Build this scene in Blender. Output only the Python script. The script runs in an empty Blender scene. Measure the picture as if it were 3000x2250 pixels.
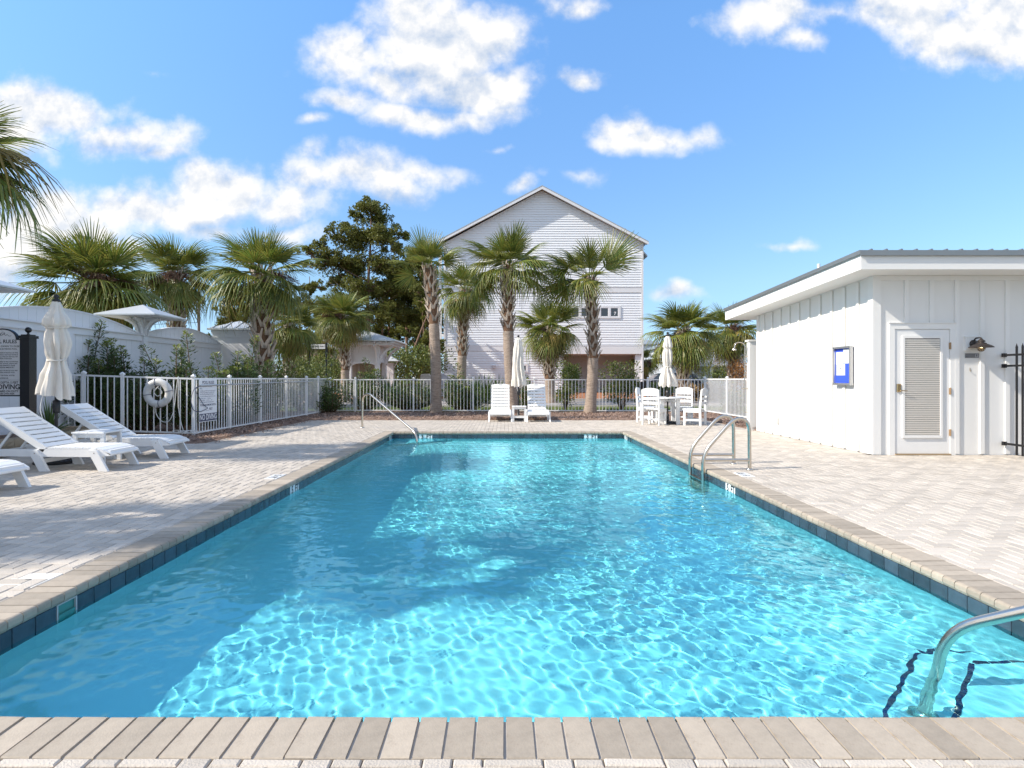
import bpy, math, random
from math import sin, cos, pi, radians, sqrt, atan2, hypot
from mathutils import Vector, Matrix

SC = bpy.context.scene
COL = SC.collection
rnd = random.Random(7)

# ------------------------------------------------------------------ camera, sky, sun, exposure
F, HC, VX, HY = 1725.0, 1.22, 1475.0, 1109.0        # focal length in photo pixels, eye height, vanishing point of the pool axis
cam_d = bpy.data.cameras.new('camera')
cam = bpy.data.objects.new('camera', cam_d)
COL.objects.link(cam)
cam.location = (0, 0, HC)
cam.rotation_euler = (pi / 2, 0, 0)
cam_d.sensor_width = 36.0
cam_d.lens = 36.0 * F / 3000.0
cam_d.shift_x = (1500.0 - VX) / 3000.0
cam_d.shift_y = -(1125.0 - HY) / 3000.0
cam_d.clip_start = 0.05
cam_d.clip_end = 3000.0
SC.camera = cam

SUN_ELEV = radians(37.5)
LIGHT = Vector((0.965 * cos(SUN_ELEV), 0.262 * cos(SUN_ELEV), -sin(SUN_ELEV)))   # direction sunlight travels
SUN_AZ = atan2(-LIGHT.x, -LIGHT.y)                                                 # clockwise from +Y

world = bpy.data.worlds.new('World')
SC.world = world
world.use_nodes = True
wt = world.node_tree
for n in list(wt.nodes):
    wt.nodes.remove(n)

def wn(kind, **kw):
    n = wt.nodes.new(kind)
    for k, v in kw.items():
        setattr(n, k, v)
    return n

def wl(a, b):
    wt.links.new(a, b)

def wmath(op, a, b=None, c=None, clamp=False):
    n = wn('ShaderNodeMath', operation=op, use_clamp=clamp)
    for i, v in enumerate((a, b, c)):
        if v is None:
            continue
        if isinstance(v, (int, float)):
            n.inputs[i].default_value = v
        else:
            wl(v, n.inputs[i])
    return n.outputs[0]

sky = wn('ShaderNodeTexSky')
sky.sky_type = 'NISHITA'
sky.sun_disc = False
sky.sun_elevation = SUN_ELEV
sky.sun_rotation = SUN_AZ
sky.air_density = 1.0
sky.dust_density = 0.35
sky.ozone_density = 1.6
SKY_STRENGTH = 0.15
tc = wn('ShaderNodeTexCoord')
sep = wn('ShaderNodeSeparateXYZ')
wl(tc.outputs['Generated'], sep.inputs[0])
ay = wmath('MAXIMUM', wmath('ABSOLUTE', sep.outputs[1]), 0.02)
cu = wmath('DIVIDE', sep.outputs[0], ay)
cv = wmath('DIVIDE', sep.outputs[2], ay)
cuv = wn('ShaderNodeCombineXYZ')
wl(cu, cuv.inputs[0]); wl(cv, cuv.inputs[1])
# billowing noise that breaks the cloud outlines
def cloud_noise(scale, detail, rough, off):
    mp = wn('ShaderNodeVectorMath', operation='ADD')
    wl(cuv.outputs[0], mp.inputs[0]); mp.inputs[1].default_value = off
    nz = wn('ShaderNodeTexNoise')
    nz.inputs['Scale'].default_value = scale
    nz.inputs['Detail'].default_value = detail
    nz.inputs['Roughness'].default_value = rough
    wl(mp.outputs[0], nz.inputs['Vector'])
    return nz
warp = cloud_noise(5.0, 3.0, 0.55, (3.1, 1.7, 0.3))
wsub = wn('ShaderNodeVectorMath', operation='SUBTRACT'); wl(warp.outputs['Color'], wsub.inputs[0]); wsub.inputs[1].default_value = (0.5, 0.5, 0.5)
wsc = wn('ShaderNodeVectorMath', operation='SCALE'); wl(wsub.outputs[0], wsc.inputs[0]); wsc.inputs['Scale'].default_value = 0.10
wadd = wn('ShaderNodeVectorMath', operation='ADD'); wl(cuv.outputs[0], wadd.inputs[0]); wl(wsc.outputs[0], wadd.inputs[1])
n_big = cloud_noise(8.0, 9.0, 0.575, (0.0, 0.0, 0.0))
n_up = cloud_noise(8.0, 9.0, 0.575, (0.0, 0.022, 0.0))

def blob_field(blobs):
    """largest of a set of soft ellipses, each (x, y, rx, ry, weight) in photo pixels"""
    best = None
    for (x, y, rx, ry, wgt) in blobs:
        s = wn('ShaderNodeVectorMath', operation='SUBTRACT')
        wl(wadd.outputs[0], s.inputs[0]); s.inputs[1].default_value = ((x - VX) / F, (HY - y) / F, 0)
        m = wn('ShaderNodeVectorMath', operation='MULTIPLY')
        wl(s.outputs[0], m.inputs[0]); m.inputs[1].default_value = (F / rx, F / ry, 0)
        l = wn('ShaderNodeVectorMath', operation='LENGTH')
        wl(m.outputs[0], l.inputs[0])
        v = wmath('MULTIPLY_ADD', l.outputs['Value'], -wgt, wgt)
        best = v if best is None else wmath('MAXIMUM', best, v)
    return best

D = 3000.0 / 2212.0
CLOUDS = [  # (x, y, rx, ry, weight) in 2212-wide display pixels
    (60, 255, 240, 75, 1.15), (230, 300, 160, 55, 0.9), (-60, 300, 200, 90, 1.0), (330, 335, 70, 22, 0.5),
    (470, 410, 130, 78, 1.25), (300, 450, 210, 65, 1.05), (110, 470, 230, 80, 1.1), (-60, 510, 300, 140, 1.1), (150, 545, 260, 55, 0.6), (620, 430, 150, 60, 0.8),
    (760, 385, 210, 58, 0.80), (940, 370, 120, 36, 0.55), (690, 340, 60, 30, 0.5), (620, 505, 90, 26, 0.55), (470, 490, 90, 34, 0.6),
    (760, 130, 150, 62, 0.85), (960, 90, 210, 120, 1.2), (1060, 190, 130, 75, 0.9), (900, 30, 140, 70, 1.0), (1000, 250, 90, 34, 0.6), (850, 175, 140, 50, 0.6),
    (745, 222, 85, 36, 0.8), (920, 250, 140, 40, 0.85), (680, 270, 55, 22, 0.6), (1090, 240, 90, 32, 0.5),
    (1240, 12, 90, 30, 0.6), (1240, 170, 55, 26, 0.6), (1340, 272, 80, 34, 0.75), (1410, 292, 150, 42, 0.95), (1485, 286, 70, 34, 0.75),
    (1240, 385, 80, 26, 0.36), (1110, 410, 40, 22, 0.5), (1060, 310, 40, 14, 0.30),
    (1660, 30, 130, 62, 0.85), (1740, 85, 75, 38, 0.7), (1990, 10, 220, 80, 0.95), (2110, 75, 190, 90, 1.05), (2200, 30, 160, 120, 1.1),
    (1450, 636, 90, 20, 0.6), (1700, 538, 70, 12, 0.42), (330, 160, 40, 12, 0.25), (1800, 20, 110, 36, 0.5), (40, 560, 160, 50, 0.7),
]
GREY = [  # shaded undersides
    (960, 175, 190, 62, 1.0), (230, 330, 190, 32, 1.0), (30, 330, 160, 40, 0.9), (560, 475, 190, 30, 0.9), (200, 520, 260, 40, 0.7),
    (850, 425, 200, 30, 0.6), (2120, 120, 160, 40, 0.45), (40, 600, 200, 60, 0.8),
]
sc_ = lambda L: [(x * D, y * D, rx * D, ry * D, w) for (x, y, rx, ry, w) in L]
fld = blob_field([(x, y, rx * 1.12, ry * 1.14, w) for (x, y, rx, ry, w) in sc_(CLOUDS)])
gfl = blob_field(sc_(GREY))
dens_in = wmath('ADD', fld, wmath('MULTIPLY', wmath('SUBTRACT', n_big.outputs['Fac'], 0.50), 1.9))
mr = wn('ShaderNodeMapRange', interpolation_type='SMOOTHSTEP')
wl(dens_in, mr.inputs['Value'])
mr.inputs['From Min'].default_value = 0.03
mr.inputs['From Max'].default_value = 0.66
# fades just under the horizon so that the ground side stays plain
hz = wn('ShaderNodeMapRange'); wl(sep.outputs[2], hz.inputs['Value'])
hz.inputs['From Min'].default_value = -0.02; hz.inputs['From Max'].default_value = 0.02
# scattered cloud added overhead and behind the camera to neutralise the blue fill light
gn = wn('ShaderNodeTexNoise'); gn.inputs['Scale'].default_value = 2.6; gn.inputs['Detail'].default_value = 7.0; gn.inputs['Roughness'].default_value = 0.58
wl(tc.outputs['Generated'], gn.inputs['Vector'])
gmr = wn('ShaderNodeMapRange', interpolation_type='SMOOTHSTEP'); wl(gn.outputs['Fac'], gmr.inputs['Value']); gmr.inputs['From Min'].default_value = 0.44; gmr.inputs['From Max'].default_value = 0.60
back = wn('ShaderNodeMapRange', interpolation_type='SMOOTHSTEP'); wl(wmath('SUBTRACT', wmath('MULTIPLY', sep.outputs[2], 1.35), sep.outputs[1]), back.inputs['Value'])
back.inputs['From Min'].default_value = -0.05; back.inputs['From Max'].default_value = 0.45
dens = wmath('MAXIMUM', mr.outputs[0], wmath('MULTIPLY', gmr.outputs[0], back.outputs[0]))
dens = wmath('MULTIPLY', dens, hz.outputs[0])
dens = wmath('MULTIPLY', dens, 0.97)
# relief: where the noise rises upward the cloud faces the light
rel = wmath('MULTIPLY', wmath('SUBTRACT', n_big.outputs['Fac'], n_up.outputs['Fac']), 4.5)
gm = wn('ShaderNodeMapRange', interpolation_type='SMOOTHSTEP'); wl(wmath('ADD', gfl, wmath('MULTIPLY', wmath('SUBTRACT', warp.outputs['Fac'], 0.5), 0.8)), gm.inputs['Value'])
gm.inputs['From Min'].default_value = 0.0; gm.inputs['From Max'].default_value = 0.75
lit = wmath('SUBTRACT', wmath('ADD', 0.88, rel), wmath('MULTIPLY', gm.outputs[0], 0.62), clamp=True)
ccol = wn('ShaderNodeMix', data_type='RGBA')
wl(lit, ccol.inputs[0])
CLOUD_LUM = 5.0
ccol.inputs[6].default_value = (0.46 * CLOUD_LUM, 0.59 * CLOUD_LUM, 0.80 * CLOUD_LUM, 1)
ccol.inputs[7].default_value = (1.08 * CLOUD_LUM, 1.06 * CLOUD_LUM, 1.03 * CLOUD_LUM, 1)
tint = wn('ShaderNodeMix', data_type='RGBA', blend_type='MULTIPLY')
tint.inputs[0].default_value = 1.0
wl(sky.outputs[0], tint.inputs[6])
# clear winter air: deeper blue overhead, pale blue instead of yellow at the horizon
trp = wn('ShaderNodeValToRGB')
trp.color_ramp.elements[0].position = 0.0; trp.color_ramp.elements[1].position = 0.52
stops = [(0.0, (0.27, 0.37, 0.64)), (0.05, (0.245, 0.315, 0.455)), (0.15, (0.33, 0.39, 0.43)), (0.33, (0.39, 0.50, 0.59)), (0.52, (0.46, 0.63, 0.745))]
while len(trp.color_ramp.elements) < len(stops):
    trp.color_ramp.elements.new(0.3)
for e_, (p_, c_) in zip(trp.color_ramp.elements, stops):
    e_.position = p_; e_.color = (*c_, 1)
wl(sep.outputs[2], trp.inputs[0])
tsc = wn('ShaderNodeVectorMath', operation='SCALE'); wl(trp.outputs[0], tsc.inputs[0]); tsc.inputs['Scale'].default_value = 2.15
wl(tsc.outputs[0], tint.inputs[7])
smix = wn('ShaderNodeMix', data_type='RGBA')
wl(dens, smix.inputs[0]); wl(tint.outputs[2], smix.inputs[6]); wl(ccol.outputs[2], smix.inputs[7])
bg = wn('ShaderNodeBackground'); bg.inputs['Strength'].default_value = SKY_STRENGTH
wl(smix.outputs[2], bg.inputs[0])
wo = wn('ShaderNodeOutputWorld'); wl(bg.outputs[0], wo.inputs[0])

sun_d = bpy.data.lights.new('sun', 'SUN')
sun_d.energy = 4.9
sun_d.angle = radians(0.53)
sun_d.color = (1.0, 0.925, 0.81)
sun = bpy.data.objects.new('sun', sun_d)
COL.objects.link(sun)
sun.rotation_euler = LIGHT.to_track_quat('-Z', 'Y').to_euler()
sun.location = (-30, -10, 30)
sun_d.cycles.is_caustics_light = True

SC.view_settings.view_transform = 'Standard'
SC.view_settings.look = 'None'
SC.view_settings.exposure = 0.42
SC.view_settings.gamma = 1.0
SC.view_settings.use_curve_mapping = False
SC.render.engine = 'CYCLES'
cy = SC.cycles
cy.use_denoising = True
cy.max_bounces = 10
cy.diffuse_bounces = 4
cy.glossy_bounces = 4
cy.transmission_bounces = 8
cy.transparent_max_bounces = 12
cy.caustics_reflective = False
cy.caustics_refractive = True
cy.sample_clamp_indirect = 6.0
cy.sample_clamp_direct = 0.0
cy.blur_glossy = 0.3

# ------------------------------------------------------------------ materials
def nodes_of(name):
    m = bpy.data.materials.new(name)
    m.use_nodes = True
    t = m.node_tree
    for n in list(t.nodes):
        t.nodes.remove(n)
    out = t.nodes.new('ShaderNodeOutputMaterial')
    return m, t, out

def mat(name, col, rough=0.6, metal=0.0, var=0.0, vscale=6.0, bump=0.0, bscale=60.0, per_obj=0.0, spec=0.5, stretch=None,
        dirt=None, dscale=2.0, dthr=(0.55, 0.75), dmax=0.7, transl=0.0, emit=0.0, coord='Object', coat=0.0, per_island=0.0, warm=None):
    """procedural material: base colour with grain, per-object and per-piece tone, optional stains, fine relief"""
    m, t, out = nodes_of(name)
    N = t.nodes.new; L = t.links.new
    b = N('ShaderNodeBsdfPrincipled')
    b.inputs['Roughness'].default_value = rough
    b.inputs['Metallic'].default_value = metal
    b.inputs['Specular IOR Level'].default_value = spec
    b.inputs['Coat Weight'].default_value = coat
    tcn = N('ShaderNodeTexCoord')
    mp = N('ShaderNodeMapping')
    L(tcn.outputs[coord], mp.inputs[0])
    if stretch:
        mp.inputs['Scale'].default_value = stretch
    rgb = N('ShaderNodeRGB'); rgb.outputs[0].default_value = (*col, 1)
    cur = rgb.outputs[0]
    fac = None
    def addf(a, amp):
        nonlocal fac
        s = N('ShaderNodeMath'); s.operation = 'MULTIPLY_ADD'
        L(a, s.inputs[0]); s.inputs[1].default_value = 2 * amp; s.inputs[2].default_value = -amp
        if fac is None:
            q = N('ShaderNodeMath'); q.operation = 'ADD'; L(s.outputs[0], q.inputs[0]); q.inputs[1].default_value = 1.0
        else:
            q = N('ShaderNodeMath'); q.operation = 'ADD'; L(s.outputs[0], q.inputs[0]); L(fac, q.inputs[1])
        fac = q.outputs[0]
    if var:
        nz = N('ShaderNodeTexNoise'); nz.inputs['Scale'].default_value = vscale; nz.inputs['Detail'].default_value = 5; nz.inputs['Roughness'].default_value = 0.65
        L(mp.outputs[0], nz.inputs['Vector']); addf(nz.outputs['Fac'], var)
    if per_obj:
        oi = N('ShaderNodeObjectInfo'); addf(oi.outputs['Random'], per_obj)
    if per_island:
        ge = N('ShaderNodeNewGeometry'); addf(ge.outputs['Random Per Island'], per_island)
    if fac is not None:
        mx = N('ShaderNodeVectorMath'); mx.operation = 'SCALE'; L(cur, mx.inputs[0]); L(fac, mx.inputs['Scale']); cur = mx.outputs[0]
    if warm is not None:      # a second tone mixed in piece by piece
        src = N('ShaderNodeNewGeometry').outputs['Random Per Island'] if per_island else N('ShaderNodeObjectInfo').outputs['Random']
        wv = N('ShaderNodeMath'); wv.operation = 'MULTIPLY'; L(src, wv.inputs[0]); wv.inputs[1].default_value = 7.31
        fr = N('ShaderNodeMath'); fr.operation = 'FRACT'; L(wv.outputs[0], fr.inputs[0])
        mm = N('ShaderNodeMix'); mm.data_type = 'RGBA'; L(fr.outputs[0], mm.inputs[0]); L(cur, mm.inputs[6]); mm.inputs[7].default_value = (*warm, 1)
        cur = mm.outputs[2]
    if dirt is not None:
        nd = N('ShaderNodeTexNoise'); nd.inputs['Scale'].default_value = dscale; nd.inputs['Detail'].default_value = 7; nd.inputs['Roughness'].default_value = 0.7
        L(mp.outputs[0], nd.inputs['Vector'])
        r = N('ShaderNodeMapRange'); r.interpolation_type = 'SMOOTHSTEP'; L(nd.outputs['Fac'], r.inputs['Value'])
        r.inputs['From Min'].default_value = dthr[0]; r.inputs['From Max'].default_value = dthr[1]; r.inputs['To Max'].default_value = dmax
        md = N('ShaderNodeMix'); md.data_type = 'RGBA'; L(r.outputs[0], md.inputs[0]); L(cur, md.inputs[6]); md.inputs[7].default_value = (*dirt, 1)
        cur = md.outputs[2]
    L(cur, b.inputs['Base Color'])
    if emit:
        L(cur, b.inputs['Emission Color']); b.inputs['Emission Strength'].default_value = emit
    if bump:
        nb = N('ShaderNodeTexNoise'); nb.inputs['Scale'].default_value = bscale; nb.inputs['Detail'].default_value = 4
        L(mp.outputs[0], nb.inputs['Vector'])
        bp = N('ShaderNodeBump'); bp.inputs['Strength'].default_value = bump; bp.inputs['Distance'].default_value = 0.02
        L(nb.outputs['Fac'], bp.inputs['Height']); L(bp.outputs[0], b.inputs['Normal'])
    if transl:
        tr = N('ShaderNodeBsdfTranslucent'); L(cur, tr.inputs['Color'])
        ms = N('ShaderNodeMixShader'); ms.inputs[0].default_value = transl
        L(b.outputs[0], ms.inputs[1]); L(tr.outputs[0], ms.inputs[2]); L(ms.outputs[0], out.inputs[0])
    else:
        L(b.outputs[0], out.inputs[0])
    return m

# ------------------------------------------------------------------ mesh building helpers
class MB:
    """collects shapes and links them as ONE mesh object"""
    def __init__(self):
        self.v = []; self.f = []; self.sm = []; self.mi = []; self.cur = 0
    def add(self, vs, fs, smooth=False):
        o = len(self.v)
        self.v += [tuple(p) for p in vs]
        for f in fs:
            self.f.append([i + o for i in f]); self.sm.append(smooth); self.mi.append(self.cur)
        return self
    def box(self, x0, x1, y0, y1, z0, z1, M=None):
        vs = [Vector(p) for p in ((x0, y0, z0), (x1, y0, z0), (x1, y1, z0), (x0, y1, z0), (x0, y0, z1), (x1, y0, z1), (x1, y1, z1), (x0, y1, z1))]
        if M is not None:
            vs = [M @ p for p in vs]
        return self.add(vs, [(3, 2, 1, 0), (4, 5, 6, 7), (0, 1, 5, 4), (1, 2, 6, 5), (2, 3, 7, 6), (3, 0, 4, 7)])
    def cbox(self, x0, x1, y0, y1, z0, z1, c=0.004, M=None):
        """box whose upper edges are chamfered"""
        vs = [Vector(p) for p in ((x0, y0, z0), (x1, y0, z0), (x1, y1, z0), (x0, y1, z0),
              (x0, y0, z1 - c), (x1, y0, z1 - c), (x1, y1, z1 - c), (x0, y1, z1 - c),
              (x0 + c, y0 + c, z1), (x1 - c, y0 + c, z1), (x1 - c, y1 - c, z1), (x0 + c, y1 - c, z1))]
        if M is not None:
            vs = [M @ p for p in vs]
        return self.add(vs, [(3, 2, 1, 0), (0, 1, 5, 4), (1, 2, 6, 5), (2, 3, 7, 6), (3, 0, 4, 7),
                             (4, 5, 9, 8), (5, 6, 10, 9), (6, 7, 11, 10), (7, 4, 8, 11), (8, 9, 10, 11)])
    def bar(self, p, q, w, h, up=(0, 0, 1)):
        """rectangular bar from p to q, w across, h along up"""
        p = Vector(p); q = Vector(q); d = (q - p).normalized()
        s = d.cross(Vector(up))
        if s.length < 1e-5:
            s = d.cross(Vector((0, 1, 0)))
        s.normalize(); u = s.cross(d).normalized()
        vs = []
        for c in (p, q):
            for a, b in ((-1, -1), (1, -1), (1, 1), (-1, 1)):
                vs.append(c + s * (a * w / 2) + u * (b * h / 2))
        return self.add(vs, [(3, 2, 1, 0), (4, 5, 6, 7), (0, 1, 5, 4), (1, 2, 6, 5), (2, 3, 7, 6), (3, 0, 4, 7)])
    def tube(self, pts, r, n=8, caps=True):
        pts = [Vector(p) for p in pts]
        rs = r if isinstance(r, (list, tuple)) else [r] * len(pts)
        ref = Vector((0.3, 0.2, 0.93)).normalized()
        vs = []; fs = []
        prev = None
        for i, p in enumerate(pts):
            t = (pts[min(i + 1, len(pts) - 1)] - pts[max(i - 1, 0)]).normalized()
            if prev is None:
                a = t.cross(ref)
                if a.length < 0.05:
                    a = t.cross(Vector((1, 0, 0)))
            else:
                a = prev - t * prev.dot(t)
            a.normalize(); prev = a
            b = t.cross(a)
            for k in range(n):
                ang = 2 * pi * k / n
                vs.append(p + (a * cos(ang) + b * sin(ang)) * rs[i])
        for i in range(len(pts) - 1):
            for k in range(n):
                k2 = (k + 1) % n
                fs.append((i * n + k, i * n + k2, (i + 1) * n + k2, (i + 1) * n + k))
        self.add(vs, fs, True)
        if caps:
            self.add(vs[:n], [tuple(reversed(range(n)))]); self.add(vs[-n:], [tuple(range(n))])
        return self
    def lathe(self, prof, n=16, c=(0, 0, 0), M=None, smooth=True, cap=True):
        vs = []; fs = []
        for (r, z) in prof:
            for k in range(n):
                a = 2 * pi * k / n
                p = Vector((r * cos(a), r * sin(a), z))
                vs.append((M @ p if M is not None else p) + Vector(c))
        m = len(prof)
        for i in range(m - 1):
            for k in range(n):
                k2 = (k + 1) % n
                fs.append((i * n + k, i * n + k2, (i + 1) * n + k2, (i + 1) * n + k))
        self.add(vs, fs, smooth)
        if cap:
            self.add(vs[:n], [tuple(reversed(range(n)))]); self.add(vs[-n:], [tuple(range(n))])
        return self
    def prism(self, poly, axis, a, b):
        """polygon extruded along an axis ('x','y','z') from a to b"""
        def P(u, v, w):
            return {'x': (w, u, v), 'y': (u, w, v), 'z': (u, v, w)}[axis]
        n = len(poly)
        vs = [P(u, v, a) for u, v in poly] + [P(u, v, b) for u, v in poly]
        fs = [tuple(reversed(range(n))), tuple(range(n, 2 * n))] + [(i, (i + 1) % n, n + (i + 1) % n, n + i) for i in range(n)]
        return self.add(vs, fs)
    def sphere(self, c, r, n=10, m=6, sq=(1, 1, 1)):
        prof = [(max(r * sin(pi * i / m), 1e-4), -r * cos(pi * i / m)) for i in range(m + 1)]
        M = Matrix.Diagonal((sq[0], sq[1], sq[2], 1))
        return self.lathe(prof, n, c, M, True, False)
    def mesh(self, name, mats):
        me = bpy.data.meshes.new(name)
        me.from_pydata(self.v, [], self.f)
        me.polygons.foreach_set('use_smooth', self.sm)
        mats = mats if isinstance(mats, (list, tuple)) else [mats]
        for m in mats:
            me.materials.append(m)
        if len(mats) > 1:
            me.polygons.foreach_set('material_index', self.mi)
        me.update()
        return me
    def build(self, name, mats, parent=None):
        return link(name, self.mesh(name, mats), parent)

def link(name, me, parent=None):
    o = bpy.data.objects.new(name, me)
    COL.objects.link(o)
    if parent is not None:
        o.parent = parent
    return o

def tag(o, label=None, cat=None, group=None, kind=None):
    if label: o['label'] = label
    if cat: o['category'] = cat
    if group: o['group'] = group
    if kind: o['kind'] = kind
    return o

def empty(name, loc=(0, 0, 0), rz=0.0, label=None, cat=None, group=None):
    o = bpy.data.objects.new(name, None)
    COL.objects.link(o)
    o.location = loc; o.rotation_euler = (0, 0, rz)
    o.empty_display_size = 0.2
    return tag(o, label, cat, group)

def copy_tree(o, kids, parent=None):
    c = o.copy(); COL.objects.link(c); c.parent = parent
    for ch in kids.get(o.name, ()):
        copy_tree(ch, kids, c)
    return c

def kids_map(root):
    m = {}
    for o in list(COL.objects):
        if o.parent is not None:
            m.setdefault(o.parent.name, []).append(o)
    return m

def structure(o):
    o['kind'] = 'structure'; return o

def G(x, y, z=0.0):
    """where the sight line of photo pixel (x, y), in 2212-wide display pixels, meets height z"""
    xs, ys = x * D, y * D
    d = F * (HC - z) / (ys - HY)
    return Vector(((xs - VX) * d / F, d, z))

def AT(x, y, dist):
    """world point seen at display pixel (x, y), at a given distance along the view axis"""
    xs, ys = x * D, y * D
    return Vector(((xs - VX) * dist / F, dist, HC - (ys - HY) * dist / F))

def text_mesh(body, size, align='CENTER', extrude=0.0, name='lettering', bold=0.0, sx=1.0):
    cu_ = bpy.data.curves.new(name, 'FONT')
    cu_.body = body; cu_.size = size; cu_.align_x = align; cu_.align_y = 'CENTER'
    cu_.extrude = extrude; cu_.offset = bold; cu_.resolution_u = 3
    o = bpy.data.objects.new(name, cu_)
    COL.objects.link(o)
    dg = bpy.context.evaluated_depsgraph_get()
    me = bpy.data.meshes.new_from_object(o.evaluated_get(dg))
    bpy.data.objects.remove(o, do_unlink=True)
    bpy.data.curves.remove(cu_)
    if sx != 1.0:
        for v in me.vertices:
            v.co.x *= sx
    return me
# ------------------------------------------------------------------ the pool
WZ = -0.143                                   # water level below the deck
PX0, PX1, PY0, PY1 = -2.53, 2.745, 2.11, 13.45   # inner faces of the pool walls
def pool_depth(y):
    """floor height below the deck along the pool: three feet at the ends, five in the middle"""
    t = [(PY0, 0.75), (3.4, 0.78), (6.4, 1.07), (8.8, 1.05), (11.2, 0.74), (PY1, 0.68)]
    for (a, da), (b, db) in zip(t, t[1:]):
        if y <= b:
            s = (y - a) / (b - a)
            s = s * s * (3 - 2 * s)
            return -(da + (db - da) * s)
    return -t[-1][1]
M_plaster = mat('pool_plaster', (0.61, 0.845, 0.89), rough=0.8, var=0.04, vscale=3.0, bump=0.05, bscale=90)
pm = MB()
N_ = 40
ys_ = [PY0 + (PY1 - PY0) * i / N_ for i in range(N_ + 1)]
fl_v = []; fl_f = []
cove = 0.12
for y in ys_:
    z = pool_depth(y)
    row = [(PX0, -0.05), (PX0, z + cove), (PX0 + cove * 0.3, z + cove * 0.3), (PX0 + cove, z), (0, z), (PX1 - cove, z), (PX1 - cove * 0.3, z + cove * 0.3), (PX1, z + cove), (PX1, -0.05)]
    fl_v += [(x, y, zz) for x, zz in row]
for i in range(N_):
    for k in range(8):
        a = i * 9 + k
        fl_f.append((a, a + 1, a + 10, a + 9))
pm.add(fl_v, fl_f, True)
for y, s in ((PY0, 1), (PY1, -1)):
    z = pool_depth(y)
    q = [(PX0, y, z - 0.1), (PX1, y, z - 0.1), (PX1, y, -0.05), (PX0, y, -0.05)]
    pm.add(q, [(0, 1, 2, 3) if s < 0 else (3, 2, 1, 0)])
pool = structure(pm.build('pool', M_plaster))

# diagonal corner steps with blue tile trim
M_blue = mat('cobalt_tile', (0.008, 0.02, 0.16), rough=0.15, per_island=0.3)
pcx, pcy = (PX0 + PX1) / 2, (PY0 + PY1) / 2
def mirror(p, f):
    return (2 * pcx - p[0], 2 * pcy - p[1]) if f else p
for flip in (False, True):
    for (depth, c1, c2) in ((0.30, (2.45, 3.04), (1.52, PY0)), (0.60, (2.40, 3.40), (1.12, PY0))):
        pts = [(PX1, PY0), (PX1, c1[1]), c1, c2]
        pts = [mirror(p, flip) for p in pts]
        top = WZ - depth
        m_ = MB()
        n = len(pts)
        vs = [(x, y, top) for x, y in pts] + [(x, y, top - 0.75) for x, y in pts]
        m_.add(vs, [(3, 2, 1, 0)] + [(i, (i + 1) % n, n + (i + 1) % n, n + i) for i in range(n)])
        st = m_.build('step', M_plaster, pool)
        tm = MB()
        for a, b in ((pts[1], pts[2]), (pts[2], pts[3])):
            L_ = hypot(b[0] - a[0], b[1] - a[1]); k = max(1, int(L_ / 0.052))
            for i in range(k):
                p = [a[j] + (b[j] - a[j]) * (i + 0.06) / k for j in (0, 1)]; q = [a[j] + (b[j] - a[j]) * (i + 0.94) / k for j in (0, 1)]
                nx, ny = (b[1] - a[1]) / L_, -(b[0] - a[0]) / L_
                tm.bar((p[0] + nx * 0.014, p[1] + ny * 0.014, top + 0.002), (q[0] + nx * 0.014, q[1] + ny * 0.014, top + 0.002), 0.023, 0.008)
        tag(tm.build('step_trim', M_blue, st), kind='stuff')

# the water: a sheet of real ripples
def make_water():
    import numpy as np
    nx = 530
    yl = [PY0 - 0.004]
    while yl[-1] < PY1 + 0.004:                      # finer rows close to the viewer
        yl.append(yl[-1] + 0.0085 + 0.0016 * (yl[-1] - PY0))
    yl[-1] = PY1 + 0.004
    ny = len(yl)
    rw = random.Random(21)
    waves = []
    for lam, amp, cnt in ((1.1, 0.0010, 4), (0.42, 0.00070, 7), (0.152, 0.00044, 14), (0.096, 0.00027, 18), (0.066, 0.00010, 16)):
        for _ in range(cnt):
            th = rw.uniform(0, 2 * pi)
            k = 2 * pi / (lam * rw.uniform(0.75, 1.3))
            waves.append((k * cos(th), k * sin(th), rw.uniform(0, 2 * pi), amp * rw.uniform(0.6, 1.3) / sqrt(cnt / 3), lam))
    X, Y = np.meshgrid(np.linspace(PX0 - 0.004, PX1 + 0.004, nx), np.array(yl))
    # the wind scuffs some patches more than others
    patch = 0.95 + 0.40 * np.sin(0.9 * X + 0.5 * Y + 0.7) * np.sin(0.55 * Y - 0.35 * X + 1.9) + 0.22 * np.sin(2.1 * X - 1.3 * Y) * np.sin(1.7 * Y + 0.9 * X + 0.4)
    Z = np.zeros_like(X)
    for kx, ky, ph_, a, lam in waves:
        Z += a * np.sin(kx * X + ky * Y + ph_)
    Z = WZ + Z * patch
    vs = np.stack([X, Y, Z], -1).reshape(-1, 3)
    idx = np.arange(nx * ny).reshape(ny, nx)
    fs = np.stack([idx[:-1, :-1], idx[:-1, 1:], idx[1:, 1:], idx[1:, :-1]], -1).reshape(-1, 4)
    me = bpy.data.meshes.new('water')
    me.from_pydata(vs.tolist(), [], fs.tolist())
    me.polygons.foreach_set('use_smooth', [True] * len(me.polygons))
    m, t, out = nodes_of('pool_water')
    g = t.nodes.new('ShaderNodeBsdfGlass')
    g.inputs['Color'].default_value = (0.53, 0.94, 1.0, 1)
    g.inputs['Roughness'].default_value = 0.0
    g.inputs['IOR'].default_value = 1.33
    t.links.new(g.outputs[0], out.inputs[0])
    me.materials.append(m)
    me.update()
    return me
water = structure(link('water', make_water()))
water.cycles.is_caustics_caster = True
for o in [pool] + [c for c in COL.objects if c.parent == pool]:
    o.cycles.is_caustics_receiver = True
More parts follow.
